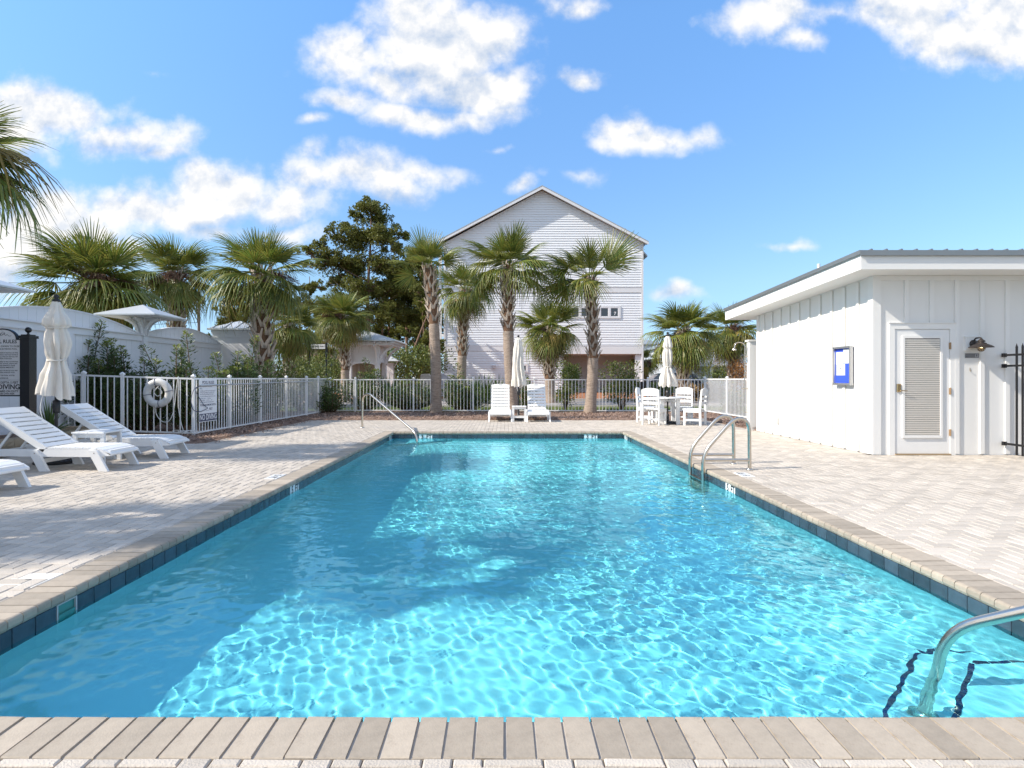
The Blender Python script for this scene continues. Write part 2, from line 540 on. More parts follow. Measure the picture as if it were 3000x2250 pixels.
# ------------------------------------------------------------------ deck, coping, waterline tiles
M_joint = mat('joint_sand', (0.20, 0.17, 0.14), rough=0.95, var=0.25, vscale=40)
M_paver = mat('paver_concrete', (0.515, 0.458, 0.393), rough=0.85, var=0.18, vscale=7.0, bump=0.35, bscale=120, per_obj=0.13, per_island=0.13,
              dirt=(0.33, 0.28, 0.225), dscale=1.1, dthr=(0.52, 0.76), dmax=0.55)
M_coping = mat('coping_brick', (0.375, 0.318, 0.252), rough=0.8, var=0.34, vscale=16.0, bump=0.10, bscale=140, per_obj=0.20, per_island=0.12,
               dirt=(0.20, 0.155, 0.115), dscale=8.0, dthr=(0.52, 0.70), dmax=0.6)
M_mortar = mat('mortar', (0.42, 0.385, 0.345), rough=0.95, var=0.2, vscale=30)
CW = 0.215                                    # coping width
def deck_has(x, y):
    if PX0 - CW + 0.012 < x < PX1 + CW - 0.012 and PY0 - CW + 0.012 < y < PY1 + CW - 0.012:
        return False
    if y < 0.3 or y > 17.3 or x < -7.72:
        return False
    if x < -5.75 and y > 11.2:
        return False
    if x > 5.90 and y > 9.36:
        return x < 5.98 and y > 13.7 and False
    if x > 10.5:
        return False
    if -3.02 < x < -2.76 and 3.44 < y < 3.70:      # skimmer lid
        return False
    return True

deck_mb = MB()
def sheet(mb, x0, x1, y0, y1, z):
    mb.add([(x0, y0, z), (x1, y0, z), (x1, y1, z), (x0, y1, z)], [(0, 1, 2, 3)])
for r in ((-8.2, PX0 - 0.05, -3, 17.6), (PX1 + 0.05, 10.6, -3, 17.6), (PX0 - 0.05, PX1 + 0.05, -3, PY0 - 0.05), (PX0 - 0.05, PX1 + 0.05, PY1 + 0.05, 17.6)):
    sheet(deck_mb, *r, -0.010)
pool_deck = structure(deck_mb.build('pool_deck', M_joint))

W = 0.0965
rb = random.Random(3)
bricks = []
for j in range(int(0.0 / W), int(17.4 / W)):
    for i in range(int(-7.8 / W), int(10.6 / W)):
        k = (i - j) % 4
        x, y = i * W + 0.031, j * W + 0.02
        if k == 0:
            bx = (x, y, 2 * W, W)
        elif k == 3:
            bx = (x, y, W, 2 * W)
        else:
            continue
        cx_, cy_ = bx[0] + bx[2] / 2, bx[1] + bx[3] / 2
        if any(deck_has(cx_ + u * bx[2] * 0.45, cy_ + v * bx[3] * 0.45) for u in (-1, 0, 1) for v in (-1, 0, 1)):
            bricks.append((cx_, cy_, bx[2], bx[3]))
def clip_brick(b):
    """cut a brick back to the coping line"""
    x0, x1, y0, y1 = b[0] - b[2] / 2, b[0] + b[2] / 2, b[1] - b[3] / 2, b[1] + b[3] / 2
    X0, X1, Y0, Y1 = PX0 - CW, PX1 + CW, PY0 - CW, PY1 + CW
    if x1 > X0 and x0 < X1 and y1 > Y0 and y0 < Y1:
        if x0 < X0: x1 = min(x1, X0)
        elif x1 > X1: x0 = max(x0, X1)
        elif y0 < Y0: y1 = min(y1, Y0)
        else: y0 = max(y0, Y1)
    if y0 < 9.395 < y1 and x1 > 5.9: y1 = 9.39
    if y0 > 9.3 and x1 > 5.9: x1 = 5.9
    if x1 - x0 < 0.015 or y1 - y0 < 0.015:
        return None
    return ((x0 + x1) / 2, (y0 + y1) / 2, x1 - x0, y1 - y0)
bricks = [q for q in map(clip_brick, bricks) if q]
def in_frame(x, y, z=0.0, pad=0):
    if y < 0.5: return False
    sx, sy = VX + F * x / y, HY + F * (HC - z) / y
    return -pad < sx < 3000 + pad and sy < 2250 + pad
vis = sorted([b for b in bricks if in_frame(b[0], b[1])], key=lambda b: b[1] * b[1] + 0.3 * b[0] * b[0])
near = set(id(b) for b in vis[:300])
GAP = 0.0055
def brick_verts(w, l, dz=0.0, tx=0.0, ty=0.0):
    c = 0.005
    a, b = w / 2 - GAP / 2, l / 2 - GAP / 2
    vs = [(-a, -b, -0.03), (a, -b, -0.03), (a, b, -0.03), (-a, b, -0.03), (-a, -b, -c), (a, -b, -c), (a, b, -c), (-a, b, -c), (-a + c, -b + c, 0), (a - c, -b + c, 0), (a - c, b - c, 0), (-a + c, b - c, 0)]
    return [(x, y, z + dz + x * tx + y * ty) for x, y, z in vs]
BR_F = [(0, 1, 5, 4), (1, 2, 6, 5), (2, 3, 7, 6), (3, 0, 4, 7), (4, 5, 9, 8), (5, 6, 10, 9), (6, 7, 11, 10), (7, 4, 8, 11), (8, 9, 10, 11)]
br_cache = {}
field = MB()
for b in bricks:
    dz = rb.uniform(-0.0022, 0.0012); tx = rb.uniform(-0.012, 0.012); ty = rb.uniform(-0.012, 0.012)
    if id(b) in near:
        key = (round(b[2], 4), round(b[3], 4))
        if key not in br_cache:
            m_ = MB(); m_.add(brick_verts(b[2], b[3]), BR_F); br_cache[key] = m_.mesh('paver', M_paver)
        o = link('paver', br_cache[key], pool_deck)
        o.location = (b[0], b[1], dz); o.rotation_euler = (ty, -tx, 0)
    else:
        vs = brick_verts(b[2], b[3], dz, tx, ty)
        f = BR_F if b[1] < 9 else BR_F[4:]
        field.add([(x + b[0], y + b[1], z) for x, y, z in vs], f)
tag(field.build('paver_field', M_paver, pool_deck), kind='stuff')

# coping: bullnose bricks laid side by side
def coping_mesh(seed):
    rr = random.Random(seed)
    w = 0.0477; j = 0.0019
    T = 0.056
    prof = [(-CW, -T), (-CW, -0.004), (-CW + 0.004, 0.0)]
    for a in range(0, 91, 18):
        prof.append((0.006 + 0.020 * sin(radians(a)) , -0.020 + 0.020 * cos(radians(a))))
    prof += [(0.026, -0.040), (0.018, -T)]
    m_ = MB()
    n = len(prof)
    vs = []
    for s in (-1, 1):
        for (u, z) in prof:
            vs.append((u, s * (w - j) + rr.uniform(-0.0008, 0.0008), z + rr.uniform(-0.0008, 0.0008)))
    m_.add(vs, [tuple(range(n)), tuple(reversed(range(n, 2 * n)))] + [(i, n + i, n + (i + 1) % n, (i + 1) % n) for i in range(n)])
    return m_.mesh('coping_brick', M_coping)
cmesh = [coping_mesh(s) for s in range(5)]
cm = MB()
for (x0, x1, y0, y1) in ((PX0 - CW, PX0 - 0.004, PY0 - CW, PY1 + CW), (PX1 + 0.004, PX1 + CW, PY0 - CW, PY1 + CW), (PX0, PX1, PY0 - CW, PY0 - 0.004), (PX0, PX1, PY1 + 0.004, PY1 + CW)):
    cm.box(x0 + 0.003, x1 - 0.003 if x1 < PX0 or x0 > PX1 else x1, y0 + 0.003, y1 - 0.003, -0.09, -0.0065)
coping = structure(cm.build('coping', M_mortar))
far_mb = MB()
def lay(n, p0, p1, rz, far=False):
    for i in range(n):
        t = (i + 0.5) / n
        p = (p0[0] + (p1[0] - p0[0]) * t, p0[1] + (p1[1] - p0[1]) * t, rb.uniform(-0.001, 0.002))
        me = rb.choice(cmesh)
        if far:
            M = Matrix.Translation(p) @ Matrix.Rotation(rz, 4, 'Z')
            far_mb.add([M @ v.co for v in me.vertices], [tuple(q.vertices) for q in me.polygons])
        else:
            o = link('coping_brick', me, coping); o.location = p; o.rotation_euler = (rb.uniform(-0.01, 0.01), rb.uniform(-0.006, 0.006), rz + rb.uniform(-0.008, 0.008))
lay(56, (PX0 - CW, PY0), (PX1 + CW, PY0), pi / 2)
nl = round((PY1 - PY0) / 0.0965)
lay(nl, (PX0, PY0), (PX0, PY1), 0)
lay(nl, (PX1, PY0), (PX1, PY1), pi)
lay(58, (PX0 - CW, PY1), (PX1 + CW, PY1), -pi / 2, True)
tag(far_mb.build('far_coping_row', M_coping, coping), kind='stuff')

# waterline tiles
M_tile = mat('slate_blue_tile', (0.045, 0.066, 0.090), rough=0.22, var=0.75, vscale=5.0, per_obj=0.28, stretch=(1, 1, 4), spec=0.6,
             dirt=(0.30, 0.38, 0.44), dscale=4.0, dthr=(0.52, 0.80), dmax=0.40)
M_grout = mat('tile_grout', (0.50, 0.52, 0.53), rough=0.9)
M_white_tile = mat('white_tile', (0.80, 0.82, 0.83), rough=0.25, per_obj=0.02)
M_black = mat('black_lettering', (0.012, 0.012, 0.014), rough=0.5)
tmb = MB(); tmb.cbox(-0.0727, 0.0727, -0.0727, 0.0727, 0, 0.010, 0.0025)
me_tile = tmb.mesh('tile', M_tile)
nt = 75; ph = (PY1 - PY0) / nt
def idx(y): return int((y - PY0) / ph)
LM, RM = idx(7.07), idx(7.20)               # five foot markers
SKL, SKR = idx(3.42), idx(12.6)              # skimmer openings
cutl, cutr = PY0 + SKL * ph, PY0 + SKR * ph
for (x0, x1, y0, y1) in ((PX0, PX0 + 0.003, PY0, cutl), (PX0, PX0 + 0.003, cutl + ph, PY1), (PX1 - 0.003, PX1, PY0, cutr), (PX1 - 0.003, PX1, cutr + ph, PY1), (PX0, PX1, PY1 - 0.003, PY1), (PX0, PX1, PY0, PY0 + 0.003)):
    g_ = MB(); g_.box(x0, x1, y0, y1, -0.212, -0.058)
    g_.build('grout', M_grout, pool)
MARK = []                                    # places taken by depth markers: (wall, centre, tiles wide)
def tile_row(wall, n, skip):
    for i in range(n):
        if i in skip: continue
        o = link('tile', me_tile, pool)
        z = -0.134
        if wall == 'left':
            o.location = (PX0 + 0.003, PY0 + (i + 0.5) * (PY1 - PY0) / n, z); o.rotation_euler = (pi / 2, 0, pi / 2)
        elif wall == 'right':
            o.location = (PX1 - 0.003, PY0 + (i + 0.5) * (PY1 - PY0) / n, z); o.rotation_euler = (pi / 2, 0, -pi / 2)
        else:
            o.location = (PX0 + (i + 0.5) * (PX1 - PX0) / n, PY1 - 0.003, z); o.rotation_euler = (pi / 2, 0, 0)
        o.cycles.is_caustics_receiver = True
tile_row('left', nt, {LM, LM + 1, SKL, nt - 3, nt - 2})
tile_row('right', nt, {RM - 1, RM, nt - 3, nt - 2, SKR})
FM1, FM2 = 4, 29
tile_row('far', 35, {FM1, FM1 + 1, FM2, FM2 + 1})
def wall_marker(words, loc, rz, w, label):
    r = empty('depth_marker', loc, rz, label, 'depth marker', 'depth markers round the pool')
    m_ = MB()
    for s in (-1, 1):
        m_.box(s * w / 4 - w / 4 + 0.001, s * w / 4 + w / 4 - 0.001, -0.011, -0.001, -0.075, 0.075)
    p = m_.build('plaque', M_white_tile, r); p.cycles.is_caustics_receiver = True
    for i, ch in enumerate(words):
        me = text_mesh(ch, 0.125, name='lettering', bold=0.004)
        me.materials.append(M_black)
        o = link('lettering', me, r); o.location = ((-w / 4, w / 4)[i], -0.0125, 0.012); o.rotation_euler = (pi / 2, 0, 0); o.scale = (0.9, 1, 1)
ywl = PY0 + (LM + 1) * ph; ywr = PY0 + RM * ph
pw = (PX1 - PX0) / 35
wall_marker(('3', 'FT'), (PX0 + (FM1 + 1) * pw, PY1, -0.125), 0, 0.30, '3 FT depth marker on the far pool wall beside the diagonal handrail')
wall_marker(('3', 'FT'), (PX0 + (FM2 + 1) * pw, PY1, -0.125), 0, 0.30, '3 FT depth marker on the far pool wall towards its right corner')
wall_marker(('5', 'FT'), (PX0, ywl, -0.125), pi / 2, 0.30, '5 FT depth marker on the shaded left pool wall')
wall_marker(('5', 'FT'), (PX1, ywr, -0.125), -pi / 2, 0.30, '5 FT depth marker on the right pool wall in front of the ladder')
wall_marker(('3', 'FT'), (PX0, PY0 + (nt - 2) * ph, -0.125), pi / 2, 0.30, 'narrow looking depth marker at the far end of the left pool wall')
wall_marker(('3', 'FT'), (PX1, PY0 + (nt - 2) * ph, -0.125), -pi / 2, 0.30, 'narrow looking depth marker at the far end of the right pool wall')
def deck_marker(loc, rz, label):
    r = empty('deck_depth_marker', loc, rz, label, 'depth marker', 'depth markers set in the deck')
    m_ = MB(); m_.cbox(-0.15, -0.001, -0.075, 0.075, -0.01, 0.004, 0.002); m_.cbox(0.001, 0.15, -0.075, 0.075, -0.01, 0.004, 0.002)
    m_.build('plaque', M_white_tile, r)
    for i, ch in enumerate(('5', 'FT')):
        me = text_mesh(ch, 0.12, name='lettering', bold=0.003); me.materials.append(M_black)
        o = link('lettering', me, r); o.location = ((-0.075, 0.075)[i], 0, 0.0055)
deck_marker((PX0 - CW - 0.085, 7.30, 0.003), -pi / 2, '5 FT marker set in the deck left of the pool')
deck_marker((PX1 + CW + 0.085, 7.45, 0.003), pi / 2, '5 FT marker set in the deck right of the pool by the ladder feet')

# skimmer: mouth in the left wall and its square lid in the deck
M_skim = mat('skimmer_plastic', (0.06, 0.26, 0.24), rough=0.4)
M_lid = mat('ivory_plastic', (0.78, 0.74, 0.66), rough=0.5, var=0.05, vscale=8)
sk = empty('skimmer_mouth', (PX0, PY0 + (SKL + 0.5) * ph, -0.134), 0, 'turquoise skimmer opening in the left pool wall below the ivory lid', 'skimmer')
m_ = MB()
m_.add([(0.002, -0.07, -0.07), (0.002, 0.07, -0.07), (0.002, 0.07, 0.07), (0.002, -0.07, 0.07), (0.016, -0.07, -0.07), (0.012, 0.07, -0.07), (0.012, 0.07, 0.07), (0.012, -0.07, 0.07)],
       [(0, 1, 2, 3), (0, 4, 5, 1), (3, 2, 6, 7), (0, 3, 7, 4), (1, 5, 6, 2)])
m_.build('throat', M_skim, sk)
m_ = MB(); m_.bar((0.008, -0.064, -0.02), (0.008, 0.064, -0.02), 0.004, 0.07, up=(0.2, 0, 1)); m_.build('flap', M_skim, sk)
m_ = MB()
for a in (-1, 1):
    m_.box(0.004, 0.016, a * 0.0735 - 0.004, a * 0.0735 + 0.004, -0.075, 0.075)
m_.box(0.005, 0.015, -0.0695, 0.0695, 0.068, 0.074)
m_.build('rim', M_grout, sk)
m_ = MB(); m_.cbox(-0.125, 0.125, -0.125, 0.125, -0.02, -0.002, 0.004); m_.box(-0.014, 0.014, -0.004, 0.004, -0.002, 0.0005)
sl = empty('skimmer_hatch', (PX0 - CW - 0.138, 3.57, 0), 0, 'square ivory skimmer lid in the deck beside the left coping', 'skimmer lid')
m_.build('lid', M_lid, sl)
m_ = MB(); m_.box(-0.016, 0.016, -0.005, 0.005, -0.001, 0.0012); m_.build('finger_slot', M_black, sl)
m_ = MB(); m_.box(PX1 - 0.014, PX1 - 0.002, -0.07, 0.07, -0.07, 0.07)
s2 = empty('skimmer_mouth', (0, PY0 + (SKR + 0.5) * ph, -0.134), 0, 'dark skimmer opening near the far end of the right pool wall', 'skimmer')
m_ = MB(); m_.add([(PX1 - 0.002, -0.07, -0.07), (PX1 - 0.002, 0.07, -0.07), (PX1 - 0.002, 0.07, 0.07), (PX1 - 0.002, -0.07, 0.07), (PX1 - 0.012, -0.07, -0.07), (PX1 - 0.012, 0.07, -0.07), (PX1 - 0.012, 0.07, 0.07), (PX1 - 0.012, -0.07, 0.07)],
       [(3, 2, 1, 0), (1, 5, 4, 0), (7, 6, 2, 3), (4, 7, 3, 0), (2, 6, 5, 1)])
m_.build('throat', mat('dark_plastic', (0.05, 0.06, 0.07), rough=0.5), s2)

# ------------------------------------------------------------------ stainless rails
M_steel = mat('brushed_steel', (0.62, 0.56, 0.48), rough=0.22, metal=1.0, var=0.12, vscale=14, dirt=(0.30, 0.22, 0.15), dscale=9.0, dthr=(0.6, 0.8), dmax=0.5)
def smooth_path(pts, r=0.12, n=6):
    """polyline with rounded corners"""
    P = [Vector(p) for p in pts]
    out = [P[0]]
    for a, b, c in zip(P, P[1:], P[2:]):
        d1 = min(r, (a - b).length * 0.49); d2 = min(r, (c - b).length * 0.49)
        s, e = b + (a - b).normalized() * d1, b + (c - b).normalized() * d2
        for i in range(n + 1):
            t = i / n
            out.append(s * (1 - t) ** 2 + b * 2 * t * (1 - t) + e * t * t)
    out.append(P[-1])
    return out
ld = empty('pool_ladder', (PX1, 8.15, 0), 0, 'stainless steel ladder with two looped handrails over the right pool edge', 'ladder')
for yy in (-0.27, 0.27):
    pts = [(-0.075, yy, -1.05), (-0.075, yy, 0.22), (0.36, yy, 0.705), (0.545, yy, 0.66), (0.55, yy, 0.0)]
    m_ = MB(); m_.tube(smooth_path(pts, 0.17, 8), 0.024, 12); o = m_.build('handrail', M_steel, ld); o.cycles.is_caustics_receiver = True
    m_ = MB(); m_.tube([(-0.07, yy, 0.13), (0.55, yy, 0.13)], 0.021, 10); m_.build('brace', M_steel, ld)
    m_ = MB(); m_.lathe([(0.048, 0.0), (0.048, 0.010), (0.028, 0.022)], 14, (0.55, yy, 0)); m_.build('foot_flange', M_steel, ld)
for zz in (-0.15, -0.42, -0.69, -0.96):
    m_ = MB(); m_.box(-0.115, -0.035, -0.25, 0.25, zz - 0.012, zz + 0.012); o = m_.build('rung', M_steel, ld); o.cycles.is_caustics_receiver = True
def corner_rail(flip, label, e):
    def q(p):
        x, y = mirror(p, flip)
        return x, y
    r = empty('grab_rail', (0, 0, 0), 0, label, 'handrail')
    a = q((2.03, 2.85))
    top = 0.90
    t2 = (a[0] + (e[0] - a[0]) * 0.05, a[1] + (e[1] - a[1]) * 0.05)
    b2 = (e[0] - (e[0] - a[0]) * 0.13, e[1] - (e[1] - a[1]) * 0.13)
    pts = [(a[0], a[1], WZ - 0.6), (*t2, 0.03), (*b2, top - 0.04), (e[0], e[1], top - 0.12), (e[0], e[1], 0.0)]
    m_ = MB(); m_.tube(smooth_path(pts, 0.16, 8), 0.0245, 14); o = m_.build('rail', M_steel, r); o.cycles.is_caustics_receiver = True
    m_ = MB(); m_.lathe([(0.065, 0), (0.065, 0.012), (0.03, 0.03)], 16, (a[0], a[1], WZ - 0.6)); o = m_.build('foot_flange', M_steel, r); o.cycles.is_caustics_receiver = True
    m_ = MB(); m_.lathe([(0.055, 0), (0.055, 0.012), (0.03, 0.025)], 16, (e[0], e[1], 0)); m_.build('foot_flange', M_steel, r)
corner_rail(False, 'steel grab rail rising from the corner steps at the lower right', (3.05, 1.55))
corner_rail(True, 'diagonal steel handrail at the far left corner of the pool', (-3.50, 14.60))
# ------------------------------------------------------------------ bath house on the right
M_wpaint = mat('white_paint', (0.76, 0.745, 0.72), rough=0.55, var=0.025, vscale=1.5, bump=0.03, bscale=150, dirt=(0.66, 0.62, 0.56), dscale=0.9, dthr=(0.62, 0.85), dmax=0.25)
M_wtrim = mat('white_trim_paint', (0.78, 0.765, 0.74), rough=0.45, var=0.02, vscale=3.0)
M_batten_shade = mat('batten_edge_shade', (0.64, 0.62, 0.58), rough=0.8, var=0.2, vscale=3)  # shade painted on the batten edges that face the camera
M_roofmetal = mat('grey_roof_metal', (0.26, 0.28, 0.29), rough=0.4, metal=0.6, var=0.08, vscale=5)
M_glass_dark = mat('dark_glass', (0.03, 0.045, 0.06), rough=0.05, spec=0.8)
M_brass = mat('aged_brass', (0.45, 0.33, 0.18), rough=0.35, metal=1.0)
M_rust = mat('rusty_hinge', (0.38, 0.25, 0.14), rough=0.6, metal=0.4, var=0.4, vscale=50)
BX0, BY0, BY1, BX1 = 5.91, 9.395, 13.67, 14.0
RX0, RY0, RY1 = 5.41, 8.91, 14.36
def roof_z(y):                 # underside of the eave, falling away from the camera
    return 2.88 - (y - RY0) * 0.0425
bh = empty('bath_house', (BX0, BY0, 0), 0, 'low white board and batten bath house right of the pool', 'building')
def bpart(mb, name, m, parent=None):
    o = mb.build(name, m)
    o.parent = parent or bh
    o.location = (-BX0, -BY0, 0) if parent is None else (0, 0, 0)
    return o
m_ = MB()
P_ = [(BX0, BY0), (BX1, BY0), (BX1, BY1), (BX0, BY1)]
vs = [(x, y, 0) for x, y in P_] + [(x, y, roof_z(y) + 0.02) for x, y in P_]
m_.add(vs, [(0, 1, 5, 4), (1, 2, 6, 5), (2, 3, 7, 6), (3, 0, 4, 7)])
bpart(m_, 'wall', M_wpaint)
DX0, DX1, DZ1 = 6.23, 7.11, 2.0
x = 6.42
bt = 0.026
k = 0
for i in range(18):
    bx_ = 6.42 + 0.4015 * i
    if bx_ > 13.5: break
    z0 = 2.112 if bx_ < 7.2 else 0.02
    m_ = MB(); m_.box(bx_ - 0.034, bx_ + 0.034, BY0 - bt, BY0, z0, 2.785); bpart(m_, 'batten', M_wtrim)
for i in range(11):
    by_ = BY0 + 0.40 + 0.392 * i
    if by_ > BY1 - 0.1: break
    m_ = MB(); m_.box(BX0 - bt, BX0, by_ - 0.032, by_ + 0.032, 0.02, roof_z(by_) - 0.03); m_.cur = 1; m_.box(BX0 - bt + 0.001, BX0, by_ - 0.0345, by_ - 0.0322, 0.02, roof_z(by_) - 0.03); bpart(m_, 'batten', [M_wtrim, M_batten_shade])
m_ = MB(); m_.box(BX0 - 0.030, BX0 + 0.10, BY0 - 0.024, BY0, 0.01, 2.86); m_.box(BX0 - 0.030, BX0, BY0, BY0 + 0.11, 0.01, 2.855); bpart(m_, 'corner_board', M_wtrim)
m_ = MB(); m_.box(BX0 - 0.029, BX0, BY1 - 0.1, BY1 + 0.02, 0.01, 2.66); bpart(m_, 'corner_board', M_wtrim)
m_ = MB(); m_.box(BX0 + 0.1, BX1, BY0 - 0.0225, BY0, 2.785, 2.858); bpart(m_, 'frieze_board', M_wtrim)
m_ = MB()
m_.add([(RX0, RY0, roof_z(RY0)), (BX1 + .5, RY0, roof_z(RY0)), (BX1 + .5, RY1, roof_z(RY1)), (RX0, RY1, roof_z(RY1))], [(3, 2, 1, 0)])
bpart(m_, 'soffit', M_wtrim)
m_ = MB()
FH = 0.225
def slab(x0, x1, y0, y1, h0, h1):
    vs = [(x0, y0, roof_z(y0) + h0), (x1, y0, roof_z(y0) + h0), (x1, y1, roof_z(y1) + h0), (x0, y1, roof_z(y1) + h0),
          (x0, y0, roof_z(y0) + h1), (x1, y0, roof_z(y0) + h1), (x1, y1, roof_z(y1) + h1), (x0, y1, roof_z(y1) + h1)]
    return vs, [(3, 2, 1, 0), (4, 5, 6, 7), (0, 1, 5, 4), (1, 2, 6, 5), (2, 3, 7, 6), (3, 0, 4, 7)]
m_ = MB(); m_.add(*slab(RX0, RX0 + 0.03, RY0 + 0.031, RY1, -0.006, FH)); bpart(m_, 'fascia', M_wtrim)
m_ = MB(); m_.add(*slab(RX0, BX1 + .5, RY0, RY0 + 0.03, -0.006, FH)); bpart(m_, 'fascia', M_wtrim)
m_ = MB(); m_.add(*slab(RX0 - 0.03, BX1 + .55, RY0 - 0.035, RY1 + 0.03, FH, FH + 0.05)); m_.add(*slab(RX0 - 0.032, BX1 + .55, RY0 - 0.04, RY0 - 0.03, FH - 0.03, FH + 0.05)); m_.add(*slab(RX0 - 0.036, RX0 - 0.03, RY0 - 0.03, RY1 + 0.03, FH - 0.01, FH + 0.055))
roof = bpart(m_, 'roof', M_roofmetal)
for i in range(40):
    rx = RX0 + 0.14 + 0.227 * i
    if rx > BX1: break
    m_ = MB()
    vs, fs = slab(rx - 0.026, rx + 0.026, RY0 - 0.038, RY1 + 0.03, FH + 0.045, FH + 0.072)
    for q in (4, 5, 6, 7):
        vs[q] = (vs[q][0] + (0.016 if q in (4, 7) else -0.016), vs[q][1], vs[q][2])
    m_.add(vs, fs); o = m_.build('rib', M_roofmetal, roof)
m_ = MB(); m_.tube([(6.05, 11.3, 2.9), (6.05, 11.3, 3.42)], 0.028, 10); bpart(m_, 'vent_pipe', M_wtrim)
# door
m_ = MB()
m_.box(DX0 - 0.09, DX0, BY0 - 0.024, BY0, 0.0, 2.10); bpart(m_, 'door_trim', M_wtrim)
m_ = MB(); m_.box(DX1, DX1 + 0.09, BY0 - 0.024, BY0, 0.0, 2.10); bpart(m_, 'door_trim', M_wtrim)
m_ = MB(); m_.box(DX0 + 0.0005, DX1 - 0.0005, BY0 - 0.024, BY0, 2.008, 2.10); m_.box(DX0 - 0.10, DX1 + 0.10, BY0 - 0.038, BY0, 2.10, 2.112); bpart(m_, 'door_trim', M_wtrim)
M_door = mat('door_paint', (0.76, 0.75, 0.735), rough=0.4, var=0.03, vscale=4, dirt=(0.5, 0.42, 0.3), dscale=3.0, dthr=(0.68, 0.85), dmax=0.3)
dr = MB(); dr.box(DX0 + 0.004, DX1 - 0.004, BY0 - 0.012, BY0 - 0.001, 0.025, 2.0)
door = bpart(dr, 'door', M_door)
gx0, gx1, gz0, gz1 = 6.35, 6.985, 0.275, 1.905
m_ = MB()
fy0, fy1 = BY0 - 0.034, BY0 - 0.0122
m_.box(gx0, gx0 + 0.034, fy0, fy1, gz0, gz1); m_.box(gx1 - 0.034, gx1, fy0, fy1, gz0, gz1); m_.box(gx0 + 0.034, gx1 - 0.034, fy0, fy1, gz0, gz0 + 0.045); m_.box(gx0 + 0.034, gx1 - 0.034, fy0, fy1, gz1 - 0.045, gz1)
m_.build('glass_frame', M_wtrim, door)
m_ = MB(); m_.box(gx0 + 0.03, gx1 - 0.03, BY0 - 0.0150, BY0 - 0.0124, gz0 + 0.03, gz1 - 0.03); m_.build('dark_panel', mat('blind_gap', (0.10, 0.085, 0.075), rough=0.8), door)
m_ = MB()
n_sl = 44
for i in range(n_sl):
    z = gz0 + 0.05 + (gz1 - gz0 - 0.105) * (i + 0.5) / n_sl
    m_.bar((gx0 + 0.036, BY0 - 0.0225, z), (gx1 - 0.036, BY0 - 0.0225, z), 0.004, 0.028, up=(0, -0.25, 1))
tag(m_.build('blind', mat('blind_slats', (0.74, 0.70, 0.64), rough=0.5), door), kind='stuff')
for z in (0.36, 1.02, 1.74):
    m_ = MB(); m_.box(DX1 - 0.012, DX1 + 0.014, BY0 - 0.030, BY0 - 0.0125, z - 0.05, z + 0.05); m_.tube([(DX1 + 0.001, BY0 - 0.033, z - 0.055), (DX1 + 0.001, BY0 - 0.033, z + 0.055)], 0.007, 8); m_.build('hinge', M_rust, door)
m_ = MB(); m_.cbox(-0.032, 0.032, -0.065, 0.065, 0, 0.022, 0.008, Matrix.Translation((DX0 + 0.065, BY0 - 0.0125, 1.07)) @ Matrix.Rotation(pi / 2, 4, 'X'))
lk = m_.build('lock', M_brass, door)
m_ = MB()
for r_ in range(4):
    for c_ in range(3):
        m_.box(DX0 + 0.047 + c_ * 0.014, DX0 + 0.055 + c_ * 0.014, BY0 - 0.037, BY0 - 0.034, 1.085 + r_ * 0.012, 1.092 + r_ * 0.012)
m_.tube(smooth_path([(DX0 + 0.065, BY0 - 0.03, 1.03), (DX0 + 0.065, BY0 - 0.065, 1.03), (DX0 + 0.17, BY0 - 0.065, 1.025)], 0.02, 4), 0.008, 8)
m_.build('handle', M_brass, door)
m_ = MB(); m_.box(DX0, DX1, BY0 - 0.05, BY0 - 0.001, 0.003, 0.022); bpart(m_, 'threshold', mat('threshold_wood', (0.33, 0.24, 0.14), rough=0.6))

# lamp by the door
M_bronze = mat('dark_bronze', (0.045, 0.036, 0.033), rough=0.45, metal=0.5, var=0.1, vscale=20)
wl_ = empty('wall_lamp', (7.47, BY0, 1.75), 0, 'lit bronze barn lamp with caged bulb on a white block right of the door', 'lamp')
m_ = MB(); m_.box(-0.12, 0.10, -0.036, -0.0005, -0.085, 0.125); m_.box(-0.13, 0.11, -0.045, -0.0005, 0.125, 0.14); m_.build('mounting_block', M_wtrim, wl_)
m_ = MB(); m_.lathe([(0.065, 0), (0.065, 0.012), (0.03, 0.03)], 18, (0, -0.036, 0.02), Matrix.Rotation(pi / 2, 4, 'X')); m_.build('back_plate', M_bronze, wl_)
m_ = MB(); m_.tube(smooth_path([(0, -0.04, 0.02), (0, -0.06, 0.105), (0.0, -0.19, 0.115), (0.0, -0.19, 0.06)], 0.04, 5), 0.011, 10); m_.build('arm', M_bronze, wl_)
m_ = MB(); m_.lathe([(0.165, -0.045), (0.155, -0.030), (0.11, -0.002), (0.07, 0.012), (0.07, 0.022), (0.05, 0.03), (0.035, 0.035), (0.055, 0.05), (0.05, 0.06), (0.02, 0.085), (0.012, 0.10)], 28, (0, -0.19, 0)); m_.lathe([(0.0, 0.005), (0.06, 0.002), (0.11, -0.008), (0.153, -0.035), (0.163, -0.046)], 28, (0, -0.19, 0), cap=False); m_.build('shade', M_bronze, wl_)
m_ = MB(); m_.sphere((0, -0.19, -0.045), 0.052, 14, 8, (1, 1, 1.1))
Mg, t_, o_ = nodes_of('clear_globe'); g_ = t_.nodes.new('ShaderNodeBsdfPrincipled'); g_.inputs['Base Color'].default_value = (1.0, 0.86, 0.66, 1); g_.inputs['Roughness'].default_value = 0.05; g_.inputs['Transmission Weight'].default_value = 0.85; g_.inputs['IOR'].default_value = 1.15; t_.links.new(g_.outputs[0], o_.inputs[0])
m_.build('globe', Mg, wl_)
m_ = MB(); m_.sphere((0, -0.19, -0.03), 0.020, 10, 6)
